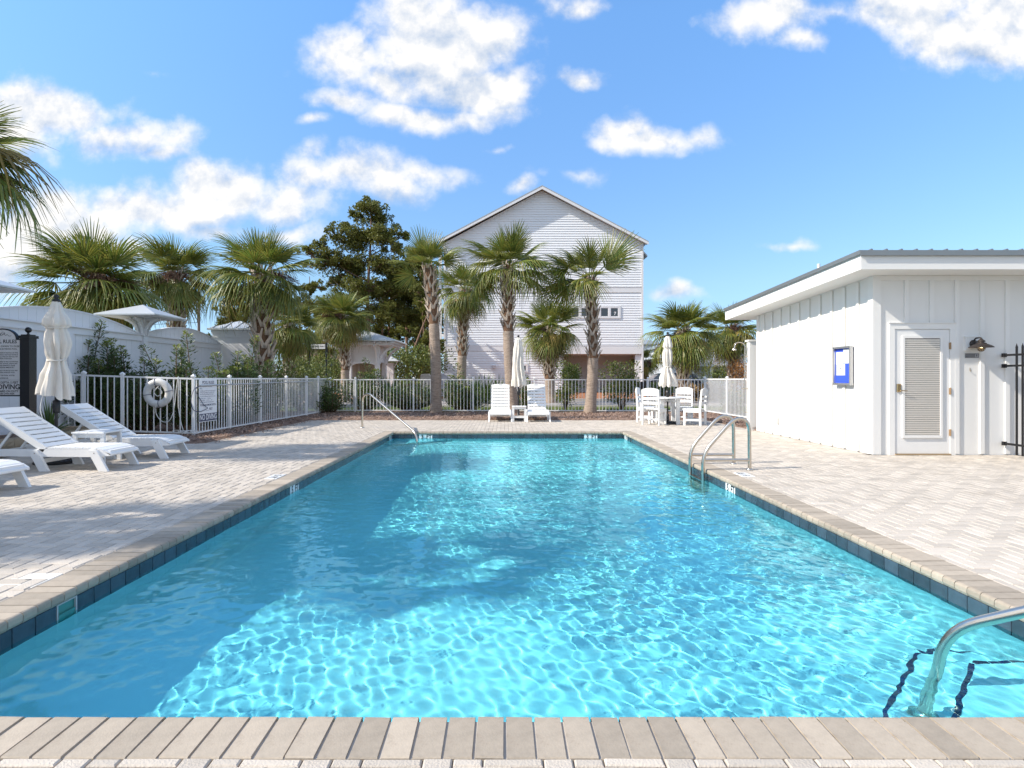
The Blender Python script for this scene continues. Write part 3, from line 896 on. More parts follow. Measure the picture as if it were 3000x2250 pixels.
m_.build('bulb', mat('bulb_glow', (1.0, 0.70, 0.32), emit=14.0), wl_)
m_ = MB()
for a in range(4):
    an = a * pi / 4
    m_.tube([(0.056 * cos(an) * cos(b), -0.19 + 0.056 * sin(an) * cos(b), -0.045 + 0.062 * sin(b)) for b in [radians(-180 + 15 * i) for i in range(13)]], 0.0028, 5)
m_.build('cage', M_bronze, wl_)

M_pgrey = mat('grey_plaque', (0.20, 0.20, 0.21), rough=0.4, metal=0.3)
pl = empty('door_plaque', (7.47, BY0, 1.585), 0, 'small grey plaque with a white figure below the barn lamp', 'sign')
m_ = MB(); m_.cbox(-0.11, 0.11, -0.036, 0.036, 0, 0.006, 0.002, Matrix.Translation((0, -0.0025, 0)) @ Matrix.Rotation(pi / 2, 4, 'X')); m_.build('panel', M_pgrey, pl)
m_ = MB(); m_.box(0.052, 0.092, -0.0092, -0.0086, -0.027, 0.027); m_.build('symbol_square', mat('plaque_light', (0.42, 0.42, 0.43), rough=0.5), pl)
m_ = MB(); m_.lathe([(0.001, 0), (0.006, 0.0005)], 10, (0.072, -0.0095, 0.016), Matrix.Rotation(pi / 2, 4, 'X')); m_.box(0.066, 0.078, -0.0100, -0.0094, -0.006, 0.009); m_.box(0.069, 0.075, -0.0101, -0.0095, -0.022, -0.006); m_.build('symbol', M_black, pl)
m_ = MB()
for i in range(6):
    m_.box(-0.10 + i * 0.007, -0.096 + i * 0.007, -0.0095, -0.0086, -0.026, -0.026 + 0.004 + 0.004 * (i % 2))
m_.build('lettering', M_black, pl)
m_ = MB(); m_.tube(smooth_path([(0, 0, 0.03), (0, -0.004, 0.03), (0, -0.004, -0.02), (0, -0.022, -0.025), (0, -0.024, -0.005)], 0.008, 3), 0.0035, 6)
hk = m_.build('wall_hook', M_brass); hk.location = (7.44, BY0 - 0.002, 1.36); tag(hk, 'tiny brass hook on the wall below the grey plaque', 'hook')

# notice board on the pool side
M_alu = mat('aluminium', (0.62, 0.62, 0.62), rough=0.35, metal=0.9)
M_nblue = mat('blue_felt', (0.035, 0.09, 0.62), rough=0.9, var=0.08, vscale=30)
nb = empty('notice_board', (BX0 - 0.022, 10.17, 1.44), -pi / 2, 'aluminium framed blue notice board with white sheets on the bath house side', 'notice board')
w_, h_ = 0.25, 0.32
m_ = MB(); m_.box(-w_ + 0.02, w_ - 0.02, -0.02, 0, -h_ + 0.02, h_ - 0.02); m_.build('backing', M_nblue, nb)
m_ = MB(); m_.box(-w_, -w_ + 0.022, -0.055, 0, -h_, h_); m_.box(w_ - 0.022, w_, -0.055, 0, -h_, h_); m_.box(-w_ - 0.008, w_ + 0.008, -0.062, 0, h_ - 0.0225, h_ + 0.012); m_.box(-w_ - 0.008, w_ + 0.008, -0.062, 0, -h_ - 0.014, -h_ + 0.0225); m_.build('frame', M_alu, nb)
M_paper = mat('paper', (0.80, 0.80, 0.80), rough=0.8, var=0.03, vscale=6)
M_ink = mat('faint_print', (0.40, 0.42, 0.46), rough=0.8)
M_cyan = mat('blue_print', (0.30, 0.60, 0.72), rough=0.8)
for (a, b, c, d, lab) in ((-0.21, -0.005, 0.03, 0.24, None), (0.005, 0.215, 0.04, 0.285, 'taller sheet with blue print lines'), (-0.205, 0.06, -0.165, 0.03, 'lowest sheet with a small emblem')):
    m_ = MB(); m_.box(a, b, -0.0225, -0.021, c, d); p = m_.build('sheet', M_paper if c > 0 else mat('lavender_paper', (0.60, 0.60, 0.70), rough=0.8), nb)
    if lab: p['label'] = lab
    pr = MB()
    hgt = d - c
    for i in range(7):
        zz = d - hgt * (0.12 + 0.115 * i)
        pr.box(a + 0.02, b - 0.02 - 0.05 * ((i * 37) % 3) / 2, -0.0235, -0.0232, zz - 0.004, zz + 0.003)
    pr.build('print', M_cyan if a > 0 else M_ink, p)
m_ = MB(); m_.lathe([(0.001, 0), (0.010, 0.0004)], 10, (-0.07, -0.0240, -0.045), Matrix.Rotation(pi / 2, 4, 'X')); m_.build('emblem', M_black, nb)

ob = empty('power_outlet', (BX0 - 0.002, 12.62, 0.31), -pi / 2, 'weathered outdoor power outlet low on the bath house side', 'outlet')
m_ = MB(); m_.cbox(-0.045, 0.045, -0.065, 0.065, 0, 0.05, 0.01, Matrix.Rotation(pi / 2, 4, 'X')); m_.build('cover', mat('grey_plastic', (0.5, 0.48, 0.45), rough=0.5), ob)
m_ = MB(); m_.tube(smooth_path([(0.02, -0.03, -0.06), (0.02, -0.04, -0.11), (0.05, -0.04, -0.12), (0.05, -0.04, -0.09)], 0.015, 3), 0.006, 6); m_.build('cord', M_wtrim, ob)

# shower wall and shower
sw = empty('shower_wall', (5.83, 13.95, 0), 0, 'narrow white shower wall at the far end of the bath house', 'wall')
m_ = MB(); m_.box(0, 0.62, 0, 0.16, 0, 2.10); m_.build('panel', M_wpaint, sw)
m_ = MB(); m_.box(-0.03, 0.66, -0.03, 0.19, 2.10, 2.14); m_.build('cap', M_wtrim, sw)
shw = empty('outdoor_shower', (5.83, 14.03, 0), 0, 'steel outdoor shower pipe with a bent head beside the narrow white wall', 'shower')
m_ = MB(); m_.tube(smooth_path([(-0.08, 0, 0.95), (-0.08, 0, 2.07), (-0.30, 0, 2.09), (-0.33, 0, 1.93)], 0.12, 7), 0.013, 8); m_.build('pipe', M_steel, shw)
m_ = MB(); m_.lathe([(0.02, 0.05), (0.06, 0.0), (0.055, -0.01)], 12, (-0.335, 0, 1.90)); m_.build('shower_head', M_steel, shw)
for z in (1.75, 0.98, 0.42):
    m_ = MB(); m_.tube([(0.0, 0, z), (-0.085, 0, z)], 0.010, 6); m_.tube([(0.004, 0, z - 0.06), (0.004, 0, z + 0.05)], 0.01, 6); m_.build('bracket', M_steel, shw)
m_ = MB(); m_.tube([(-0.16, 0, 0.98), (0.0, 0, 0.98)], 0.014, 6); m_.build('valve', M_steel, shw)

# black iron gate fence at the right border
M_iron = mat('black_iron', (0.018, 0.017, 0.018), rough=0.4, metal=0.3)
ir = empty('iron_fence', (7.95, 9.37, 0), 0, 'black iron picket fence with pointed tips at the right edge', 'fence')
for z in (0.19, 1.42, 1.59):
    m_ = MB(); m_.box(-0.016, 0.016, -2.6, -0.02, z - 0.016, z + 0.016); m_.build('rail', M_iron, ir)
    m_ = MB(); m_.box(-0.025, 0.025, -0.045, 0.0, z - 0.03, z + 0.03); m_.build('bracket', M_iron, ir)
m_ = MB(); m_.box(-0.011, 0.011, -0.011, 0.011, 0.03, 1.70)
m_.add([(-0.013, -0.013, 1.70), (0.013, -0.013, 1.70), (0.013, 0.013, 1.70), (-0.013, 0.013, 1.70), (0, 0, 1.77)], [(0, 1, 4), (1, 2, 4), (2, 3, 4), (3, 0, 4)])
me_ = m_.mesh('picket', M_iron)
for i in range(22):
    o = link('picket', me_, ir); o.location = (0, -0.25 - i * 0.105, 0)
# ------------------------------------------------------------------ white picket fences
M_fence = mat('white_fence_paint', (0.80, 0.80, 0.80), rough=0.35, var=0.03, vscale=5.0, dirt=(0.55, 0.53, 0.5), dscale=6, dthr=(0.66, 0.85), dmax=0.3)
PK = {}
def picket_mesh(h):
    if h not in PK:
        m_ = MB(); m_.box(-0.0085, 0.0085, -0.0085, 0.0085, 0.075, h - 0.03); PK[h] = m_.mesh('picket', M_fence)
    return PK[h]
def post_mb(m_, x, y, z, h, w=0.052):
    m_.box(x - w / 2, x + w / 2, y - w / 2, y + w / 2, z, z + h)
    a = w / 2 + 0.012
    m_.box(x - a, x + a, y - a, y + a, z + h, z + h + 0.03)
    m_.add([(x - a, y - a, z + h + 0.03), (x + a, y - a, z + h + 0.03), (x + a, y + a, z + h + 0.03), (x - a, y + a, z + h + 0.03), (x, y, z + h + 0.065)], [(0, 1, 4), (1, 2, 4), (2, 3, 4), (3, 0, 4)])
def fence(name, a, b, h, posts, label, pitch=0.117, za=0.0, zb=0.0):
    """straight run from a to b; posts = fractions along it"""
    a = Vector((a[0], a[1], za)); b = Vector((b[0], b[1], zb)); d = b - a
    ln = hypot(d.x, d.y); rz = atan2(d.y, d.x)
    r = empty(name, a, rz, label, 'fence', 'white picket fences round the pool')
    sl_ = (zb - za) / ln
    for z, hh in ((h - 0.02, 0.036), (0.09, 0.032)):
        m_ = MB(); m_.bar((0, 0, z), (ln, 0, z + sl_ * ln), 0.030, hh); m_.build('rail', M_fence, r)
    for t in posts:
        m_ = MB(); post_mb(m_, 0, 0, -0.05, h + 0.065)
        o = m_.build('post', M_fence, r); o.location = (t * ln, 0, t * ln * sl_)
    n = int(ln / pitch)
    me = picket_mesh(h)
    for i in range(1, n):
        s = i * ln / n
        if any(abs(s - t * ln) < 0.04 for t in posts): continue
        o = link('picket', me, r); o.location = (s, 0, s * sl_)
    return r
FC = (-6.42, 12.19); FFL = (-6.18, 21.0); FFR = (7.08, 20.7); FRN = (7.12, 15.9)
fence('picket_fence', (-9.15, 12.19), FC, 1.235, [0.17, 0.462], 'short white picket fence behind the loungers with the life ring on it', 0.135, za=0.085)
fence('picket_fence', FC, FFL, 1.235, [0.0, 0.172, 0.356, 0.55, 0.735, 0.86], 'long white picket fence running back along the left mulch bed', 0.115)
fence('picket_fence', FFL, FFR, 1.20, [0.0, 0.068, 0.225, 0.28, 0.385, 0.548, 0.70, 0.85], 'white picket fence across the far side behind the central loungers', 0.1185)
fence('picket_fence', FFR, FRN, 1.22, [0.0, 0.42, 1.0], 'short white picket fence run beside the right hand dining table', 0.10)

# ------------------------------------------------------------------ pool rules sign on the fence, rescue hook, life ring
M_sign = mat('sign_white', (0.80, 0.80, 0.82), rough=0.4)
M_navy = mat('navy_print', (0.03, 0.04, 0.10), rough=0.5)
rzf = atan2(FFL[1] - FC[1], FFL[0] - FC[0])
def lines_text(parent, rows, x, rz3, mm, yoff):
    for (txt, z, size, al, xo, bold, sx) in rows:
        me = text_mesh(txt, size, align=al, name='lettering', bold=bold, sx=sx); me.materials.append(mm)
        o = link('lettering', me, parent); o.location = (xo, yoff, z); o.rotation_euler = (pi / 2, 0, 0)
fs = empty('pool_rules_sign', (FC[0] + 0.04, FC[1] + 0.37, 0.0), rzf, 'white pool rules sign with dark NO DIVING band tied to the fence', 'sign')
# local x runs back along the fence, local -y faces the pool
def sy(y): return y
m_ = MB(); m_.box(-0.27, 0.46, -0.034, -0.028, 0.30, 1.20); m_.build('board', M_sign, fs)
m_ = MB(); m_.box(-0.262, 0.452, -0.0365, -0.0345, 0.315, 0.475); m_.build('no_diving_band', M_navy, fs)
lines_text(fs, [('NO DIVING', 0.395, 0.165, 'CENTER', 0.095, 0.004, 0.80)], 0, 0, M_sign, -0.038)
lines_text(fs, [('POOL RULES', 1.135, 0.085, 'CENTER', 0.095, 0.002, 1.0), ('POOL MAXIMUM DEPTH:', 0.655, 0.058, 'CENTER', 0.095, 0.001, 0.98), ('____FEET', 0.565, 0.07, 'CENTER', 0.13, 0.001, 0.95)], 0, 0, M_navy, -0.0355)
lines_text(fs, [('SHOWER BEFORE ENTERING', 1.05, 0.034, 'LEFT', -0.24, 0, 1.1), ('POOL', 1.005, 0.034, 'LEFT', -0.24, 0, 1.1),
                ('COMMERCIALLY BOTTLED WATER IN PLASTIC', 0.955, 0.030, 'LEFT', -0.24, 0, 1.0), ('BOTTLES IS ALLOWED ON THE POOL WET', 0.918, 0.030, 'LEFT', -0.24, 0, 1.0), ('DECK FOR POOL PATRON HYDRATION', 0.881, 0.030, 'LEFT', -0.24, 0, 1.0),
                ('NO GLASS OR ANIMALS IN FENCED POOL AREA', 0.838, 0.029, 'LEFT', -0.24, 0, 1.0), ('BATHING LOAD ____ PERSONS', 0.795, 0.031, 'LEFT', -0.24, 0, 1.0),
                ('POOL HOURS ____ AM TO ____ PM', 0.755, 0.031, 'LEFT', -0.24, 0, 1.0), ('DO NOT SWALLOW THE POOL WATER', 0.715, 0.031, 'LEFT', -0.24, 0, 1.0)], 0, 0, M_navy, -0.0355)
rh = empty('rescue_hook', (FC[0], FC[1], 0), rzf, 'long aluminium rescue pole with a dark loop hung along the left fence', 'rescue hook')
m_ = MB(); m_.tube([(0.12, -0.075, 1.07), (6.9, -0.075, 1.13)], 0.016, 8); m_.build('pole', M_alu, rh)
m_ = MB()
loop = [(0.12, -0.08, 1.07), (-0.12, -0.085, 1.0), (-0.24, -0.09, 0.80), (-0.18, -0.09, 0.60), (0.05, -0.09, 0.53), (0.38, -0.09, 0.585), (0.25, -0.09, 0.66), (0.0, -0.09, 0.88), (-0.06, -0.085, 1.0), (0.12, -0.08, 1.07)]
def spline(P, n=8, closed=False):
    P = [Vector(p) for p in P]; out = []
    for i in range(len(P) - 1):
        p0 = P[max(i - 1, 0)]; p1 = P[i]; p2 = P[i + 1]; p3 = P[min(i + 2, len(P) - 1)]
        for k in range(n):
            t = k / n
            out.append(0.5 * ((2 * p1) + (p2 - p0) * t + (2 * p0 - 5 * p1 + 4 * p2 - p3) * t * t + (3 * p1 - p0 - 3 * p2 + p3) * t ** 3))
    out.append(P[-1]); return out
m_.tube(spline(loop), 0.0065, 6); m_.build('hook_loop', M_navy, rh)
M_ring = mat('weathered_ring', (0.66, 0.65, 0.63), rough=0.6, var=0.2, vscale=12, dirt=(0.40, 0.38, 0.36), dscale=6, dthr=(0.5, 0.75), dmax=0.5)
M_rope = mat('white_rope', (0.74, 0.73, 0.70), rough=0.8)
lr = empty('life_ring', (-7.10, 12.10, 0.92), 0, 'weathered white life ring with rope hanging on the picket fence', 'life ring')
def torus(m_, R, r, n=36, k=12):
    vs = []; fs_ = []
    for i in range(n):
        a = 2 * pi * i / n
        for j in range(k):
            b = 2 * pi * j / k
            vs.append(((R + r * cos(b)) * cos(a), r * sin(b) * 0.85, (R + r * cos(b)) * sin(a)))
    for i in range(n):
        for j in range(k):
            fs_.append((i * k + j, i * k + (j + 1) % k, ((i + 1) % n) * k + (j + 1) % k, ((i + 1) % n) * k + j))
    m_.add(vs, fs_, True)
m_ = MB(); torus(m_, 0.225, 0.075); m_.build('ring', M_ring, lr)
for a in (10, 100, 190, 280):
    m_ = MB()
    ca, sa = cos(radians(a)), sin(radians(a))
    m_.tube([((0.225 + 0.080 * cos(b)) * ca, 0.072 * sin(b), (0.225 + 0.080 * cos(b)) * sa) for b in [2 * pi * i / 12 for i in range(13)]], 0.0055, 5); m_.build('band', M_navy, lr)
rp = MB()
rp.tube(spline([(0.02, -0.05, 0.12), (0.10, -0.03, 0.02), (0.02, -0.05, -0.06), (-0.05, -0.05, 0.03), (0.04, -0.05, 0.14)]), 0.008, 6)
rp.tube(spline([(0.0, -0.07, -0.2), (0.0, -0.06, -0.42), (0.12, -0.05, -0.58), (0.27, -0.05, -0.55), (0.36, -0.05, -0.3), (0.40, -0.04, 0.10), (0.43, -0.02, 0.34), (0.44, -0.04, 0.1), (0.45, -0.05, -0.3), (0.50, -0.05, -0.6), (0.54, -0.05, -0.75), (0.52, -0.06, -0.86)]), 0.0075, 6)
rp.build('rope', M_rope, lr)
cr = MB()
rr_ = random.Random(5)
pts = [(-6.72 + 0.14 * cos(i * 1.1) * rr_.uniform(.5, 1.3) + 0.02 * i, 12.02 + 0.07 * sin(i * 1.1), 0.10 + 0.06 * rr_.random()) for i in range(26)]
cr.tube(spline(pts, 4), 0.0075, 5)
o = cr.build('rope_coil', M_rope); tag(o, 'tangled white rope coil at the foot of the corner fence post', 'rope')

# ------------------------------------------------------------------ white privacy wall with arched panels, lantern posts and pier
M_pwall = mat('privacy_wall_paint', (0.74, 0.74, 0.755), rough=0.6, var=0.04, vscale=1.2, bump=0.05, bscale=120)
M_silver = mat('galvalume_roof', (0.62, 0.63, 0.63), rough=0.35, metal=0.35, var=0.06, vscale=4)
XW = -9.2
pw_ = empty('privacy_wall', (XW, 15.0, 0), 0, 'white panelled privacy wall with arched tops along the left side', 'wall')
def wpart(m_, n, mm, parent=None):
    o = m_.build(n, mm); o.parent = parent or pw_
    if parent is None: o.location = (-XW, -15.0, 0)
    return o
for (y0, y1) in ((4.8, 9.9), (9.9, 15.0), (15.0, 19.2)):
    # arched panel made of vertical boards with grooves between
    nb_ = int((y1 - y0) / 0.205)
    mid, half = (y0 + y1) / 2, (y1 - y0) / 2
    def top(y): return 2.30 + 0.36 * max(0.0, 1 - ((y - mid) / half) ** 2)
    for i in range(nb_):
        a = y0 + (y1 - y0) * i / nb_; b = y0 + (y1 - y0) * (i + 1) / nb_ - 0.006
        m_ = MB()
        ys4 = [a, (a + b) / 2, b]
        vs = []
        for y in ys4:
            vs += [(XW - 0.03, y, 0), (XW, y, 0), (XW, y, top(y)), (XW - 0.03, y, top(y))]
        fs_ = [(0, 1, 2, 3), (11, 10, 9, 8)]
        for q in range(2):
            o4 = q * 4
            fs_ += [(o4 + 1, o4 + 5, o4 + 6, o4 + 2), (o4 + 2, o4 + 6, o4 + 7, o4 + 3), (o4 + 3, o4 + 7, o4 + 4, o4)]
        m_.add(vs, fs_); wpart(m_, 'board', M_pwall)
    m_ = MB(); m_.box(XW - 0.034, XW - 0.005, y0, y1, 0.05, 2.2); wpart(m_, 'backing', M_pwall)
    m_ = MB()
    n_ = 24
    for i in range(n_):
        a = y0 + (y1 - y0) * i / n_; b = y0 + (y1 - y0) * (i + 1) / n_
        m_.add([(XW - 0.06, a, top(a)), (XW + 0.02, a, top(a)), (XW + 0.02, b, top(b)), (XW - 0.06, b, top(b)), (XW - 0.06, a, top(a) + .03), (XW + 0.02, a, top(a) + .03), (XW + 0.02, b, top(b) + .03), (XW - 0.06, b, top(b) + .03)],
               [(4, 5, 6, 7), (1, 2, 6, 5), (0, 4, 7, 3), (0, 3, 2, 1)])
    wpart(m_, 'cap', M_pwall)
    m_ = MB(); m_.box(XW, XW + 0.045, y0 + 0.08, y1 - 0.08, 2.17, 2.31); m_.box(XW, XW + 0.10, y0 + 0.08, y1 - 0.08, 2.31, 2.335); wpart(m_, 'rail', M_pwall)
    m_ = MB(); m_.box(XW, XW + 0.025, y0 + 0.08, y1 - 0.08, 0.10, 0.25); wpart(m_, 'rail', M_pwall)
    m_ = MB(); m_.box(XW, XW + 0.06, mid - 0.07, mid + 0.07, 0, 2.17); wpart(m_, 'post', M_pwall)
def hip_roof(m_, cx, cy, hx, hy, z0, z1, t=0.03, ridge=0.0):
    a = [(cx - hx, cy - hy), (cx + hx, cy - hy), (cx + hx, cy + hy), (cx - hx, cy + hy)]
    vs = [(x, y, z0 - t) for x, y in a] + [(x, y, z0) for x, y in a] + [(cx - ridge, cy, z1), (cx + ridge, cy, z1)]
    m_.add(vs, [(3, 2, 1, 0), (0, 1, 5, 4), (1, 2, 6, 5), (2, 3, 7, 6), (3, 0, 4, 7), (4, 5, 9, 8), (5, 6, 9), (6, 7, 8, 9), (7, 4, 8)])
def seams(parent, cx, cy, hx, hy, z0, z1, n, mm, make, ridge=0.0):
    """standing seams on the four faces of a hip roof"""
    for face in range(4):
        for i in range(n):
            t = (i + 0.5) / n * 2 - 1
            run = 1 - abs(t)
            if face in (0, 2):
                s = -1 if face == 0 else 1
                u = cx + t * hx; w = hx - ridge
                run = min(1.0, (hx - abs(t * hx)) / w)
                p = (u, cy + s * hy, z0 + 0.012); q = (u, cy + s * hy * (1 - run), z0 + (z1 - z0) * run + 0.012)
            else:
                s = -1 if face == 3 else 1
                u = cy + t * hy
                p = (cx + s * hx, u, z0 + 0.012); q = (cx + s * (hx - (hx - ridge) * run), u, z0 + (z1 - z0) * run + 0.012)
            m_ = MB(); m_.bar(p, q, 0.02, 0.03); make(m_)
def lantern_post(y, label):
    r = empty('lantern_post', (XW + 0.01, y, 0), 0, label, 'post', 'roofed lantern posts on the privacy wall')
    m_ = MB(); m_.box(-0.085, 0.085, -0.085, 0.085, 0, 2.78); m_.build('post', M_pwall, r)
    m_ = MB(); m_.box(-0.36, 0.36, -0.04, 0.04, 2.69, 2.77); m_.box(-0.04, 0.04, -0.36, -0.0865, 2.69, 2.77); m_.box(-0.04, 0.04, 0.0865, 0.36, 2.69, 2.77); m_.build('beam', M_pwall, r)
    m_ = MB(); hip_roof(m_, 0, 0, 0.74, 0.74, 2.80, 3.10); m_.build('roof', M_silver, r)
    m_ = MB(); m_.box(-0.68, 0.68, -0.68, 0.68, 2.755, 2.768); m_.build('soffit', M_pwall, r)
    for k in range(4):
        a = k * pi / 2
        for s in (-0.05, 0.05):
            M = Matrix.Rotation(a, 4, 'Z')
            m_ = MB()
            pts = spline([(0.086, s, 2.30), (0.12, s, 2.48), (0.24, s, 2.64), (0.42, s, 2.73)], 4)
            for p, q in zip(pts, pts[1:]):
                m_.bar(M @ p, M @ q, 0.035, 0.06)
            m_.build('bracket', M_pwall, r)
lantern_post(15.0, 'white lantern post with a small pyramid roof between the arched wall panels')
lantern_post(9.9, 'nearest roofed lantern post whose eave shows at the left border')
pr = empty('wall_pier', (-8.90, 19.9, 0), 0, 'square white pier with a metal pyramid roof at the far end of the privacy wall', 'pier')
m_ = MB(); m_.box(-0.60, 0.60, -0.6, 0.6, 0, 2.80); m_.build('shaft', M_pwall, pr)
m_ = MB(); m_.box(-0.63, 0.63, -0.63, 0.63, 2.56, 2.805); m_.box(-0.655, 0.655, -0.655, 0.655, 2.69, 2.81); m_.build('band', M_pwall, pr)
m_ = MB(); hip_roof(m_, 0, 0, 0.75, 0.75, 2.86, 3.17, 0.05); prf = m_.build('roof', M_silver, pr)
seams(pr, 0, 0, 0.75, 0.75, 2.86, 3.17, 4, M_silver, lambda q: q.build('seam', M_silver, prf))

# ------------------------------------------------------------------ large pool rules sign on black posts
M_blackpost = mat('black_post_paint', (0.012, 0.012, 0.014), rough=0.25)
ps = empty('pool_rules_board', (-8.49, 10.0, 0), 0, 'large white pool rules board between black ball topped posts at the left border', 'sign')
for s in (-1, 1):
    m_ = MB(); x = s * 0.42
    m_.box(x - 0.08, x + 0.08, -0.08, 0.08, 0, 1.90); m_.box(x - 0.10, x + 0.10, -0.10, 0.10, 1.90, 1.945); m_.box(x - 0.07, x + 0.07, -0.07, 0.07, 1.945, 1.965)
    o = m_.build('post', M_blackpost, ps)
    m_ = MB(); m_.lathe([(0.03, 1.965), (0.015, 1.985), (0.02, 2.0)], 12, (x, 0, 0)); m_.sphere((x, 0, 2.045), 0.05, 14, 8); m_.build('finial', M_blackpost, o)
outl = [(-0.34, 0.93), (0.34, 0.93), (0.34, 1.885), (0.24, 1.885)]
arc = [(0.24 * cos(radians(a)) * 0.97, 1.905 + 0.155 * sin(radians(a))) for a in range(12, 169, 13)]
outl += arc + [(-0.24, 1.885), (-0.34, 1.885)]
m_ = MB(); m_.prism(outl, 'y', -0.02, 0.02); m_.build('board', M_sign, ps)
m_ = MB()
for p, q in zip(outl, outl[1:] + outl[:1]):
    m_.bar((p[0], 0, p[1]), (q[0], 0, q[1]), 0.05, 0.022, up=(0, 0, 1) if abs(p[0] - q[0]) > abs(p[1] - q[1]) else (1, 0, 0))
m_.build('rim', M_blackpost, ps)
rows = [('POOL RULES', 1.845, 0.085, 'CENTER', 0, 0.002, 1.0), ('POOL HOURS: DAWN TO DUSK', 1.765, 0.040, 'CENTER', 0, 0.0006, 1.0),
        ('SHOWER BEFORE ENTERING POOL.', 1.720, 0.034, 'CENTER', -0.02, 0.0006, 1.0),
        ('NO FOOD OR BEVERAGES IN THE POOL OR POOL', 1.655, 0.029, 'CENTER', 0.0, 0.0006, 0.80), ('WET DECK. COMMERCIALLY BOTTLED WATER IN', 1.622, 0.029, 'CENTER', 0.0, 0.0006, 0.80),
        ('PLASTIC BOTTLES IS ALLOWED ON THE POOL WET', 1.589, 0.028, 'CENTER', 0.0, 0.0006, 0.80), ('DECK FOR POOL PATRON HYDRATION.', 1.556, 0.029, 'CENTER', -0.05, 0.0006, 0.80),
        ('NO SWIMMING WITH SIGNS OF VIRAL OR INTESTINAL', 1.505, 0.027, 'CENTER', 0.0, 0.0006, 0.80), ('ILLNESS. DO NOT ENTER THE POOL. INFANTS AND', 1.472, 0.027, 'CENTER', 0.0, 0.0006, 0.80),
        ('TODDLERS MUST WEAR SWIM-PANTS. PLEASE', 1.439, 0.028, 'CENTER', -0.02, 0.0006, 0.80), ('REPORT ANY CONCERNS IMMEDIATELY.', 1.406, 0.029, 'CENTER', -0.01, 0.0006, 0.80),
        ('NO GLASS OR ANIMALS IN THE FENCED POOL AREA', 1.355, 0.027, 'CENTER', 0.0, 0.0006, 0.80), ('(OR 50 FEET FROM UNFENCED POOL).', 1.322, 0.029, 'CENTER', 0.01, 0.0006, 0.80),
        ('DO NOT SWALLOW THE POOL WATER.', 1.272, 0.030, 'CENTER', -0.05, 0.0006, 0.95), ('BATHING LOAD: 24 PERSONS.', 1.225, 0.030, 'CENTER', -0.09, 0.0006, 0.95),
        ('MAXIMUM DEPTH: 5 FEET', 1.150, 0.055, 'CENTER', 0.0, 0.001, 0.85), ('NO DIVING', 1.075, 0.115, 'CENTER', 0, 0.003, 0.98),
        ('NO LIFEGUARD ON DUTY', 1.003, 0.045, 'CENTER', 0, 0.0012, 1.0), ('SWIM AT YOUR OWN RISK', 0.962, 0.038, 'CENTER', -0.03, 0.001, 1.0)]
lines_text(ps, rows, 0, 0, M_black, -0.0215)
m_ = MB(); m_.box(-0.32, 0.32, -0.0215, -0.0202, 1.192, 1.196)
m_.tube(spline([(-0.12, -0.022, 1.955), (-0.06, -0.022, 2.0), (-0.02, -0.022, 1.95), (0.02, -0.022, 1.985), (0.05, -0.022, 1.95), (0.08, -0.022, 1.965), (0.11, -0.022, 1.94), (0.15, -0.022, 1.945)], 5), 0.003, 4)
m_.tube(spline([(-0.05, -0.022, 1.93), (0.0, -0.022, 2.01), (0.04, -0.022, 1.98), (-0.02, -0.022, 1.95)], 5), 0.0025, 4)
m_.build('flourish', M_black, ps)
m_ = MB()
for x in (-0.315, 0.315):
    for z in (0.985, 1.86):
        m_.lathe([(0.012, 0), (0.008, 0.004)], 8, (x, -0.02, z), Matrix.Rotation(pi / 2, 4, 'X'))
m_.build('screws', M_blackpost, ps)

# ------------------------------------------------------------------ tan block planter edge
M_block = mat('tan_block', (0.40, 0.31, 0.21), rough=0.9, var=0.2, vscale=14, bump=0.2, bscale=60, per_obj=0.12)
bw = empty('block_edging', (-7.75, 12.0, 0), 0, 'low tan split block planter wall behind the loungers', 'wall')
m_ = MB()
def rough_block(l, w, h, seed):
    """split faced block: the face bulges unevenly between straight edges"""
    rr = random.Random(seed); m_ = MB(); n = 4
    y0, y1, z0, z1 = -l / 2 + 0.003, l / 2 - 0.003, 0.002, h - 0.002
    ring = []
    vs = []; fs_ = []
    for i in range(n + 1):
        for j in range(n + 1):
            e = -0.012 if i in (0, n) or j in (0, n) else rr.uniform(-0.004, 0.008)
            vs.append((e, y0 + (y1 - y0) * i / n, z0 + (z1 - z0) * j / n))
    for i in range(n):
        for j in range(n):
            q = i * (n + 1) + j
            fs_.append((q, q + n + 1, q + n + 2, q + 1))
    m_.add(vs, fs_)
    m_.add([(-0.012, y0, z0), (-0.012, y1, z0), (-0.012, y1, z1), (-0.012, y0, z1), (-w, y0, z0), (-w, y1, z0), (-w, y1, z1), (-w, y0, z1)],
           [(2, 3, 7, 6), (0, 1, 5, 4), (0, 4, 7, 3), (1, 2, 6, 5), (4, 5, 6, 7)])
    return m_.mesh('block', M_block)
bmesh_ = [rough_block(0.30, 0.2, 0.135, s) for s in range(4)]
for c in range(2):
    for i in range(25):
        o = link('block', bmesh_[(i * 7 + c * 3) % 4], bw); o.location = (0, -0.15 - 0.30 * i + 0.15 * c - 0.10, c * 0.135 - 0.005)
    for i in range(4):
        o = link('block', bmesh_[(i * 5 + c) % 4], bw); o.location = (-0.16 - 0.30 * i - 0.15 * c, -0.10, c * 0.135 - 0.005); o.rotation_euler = (0, 0, pi / 2)
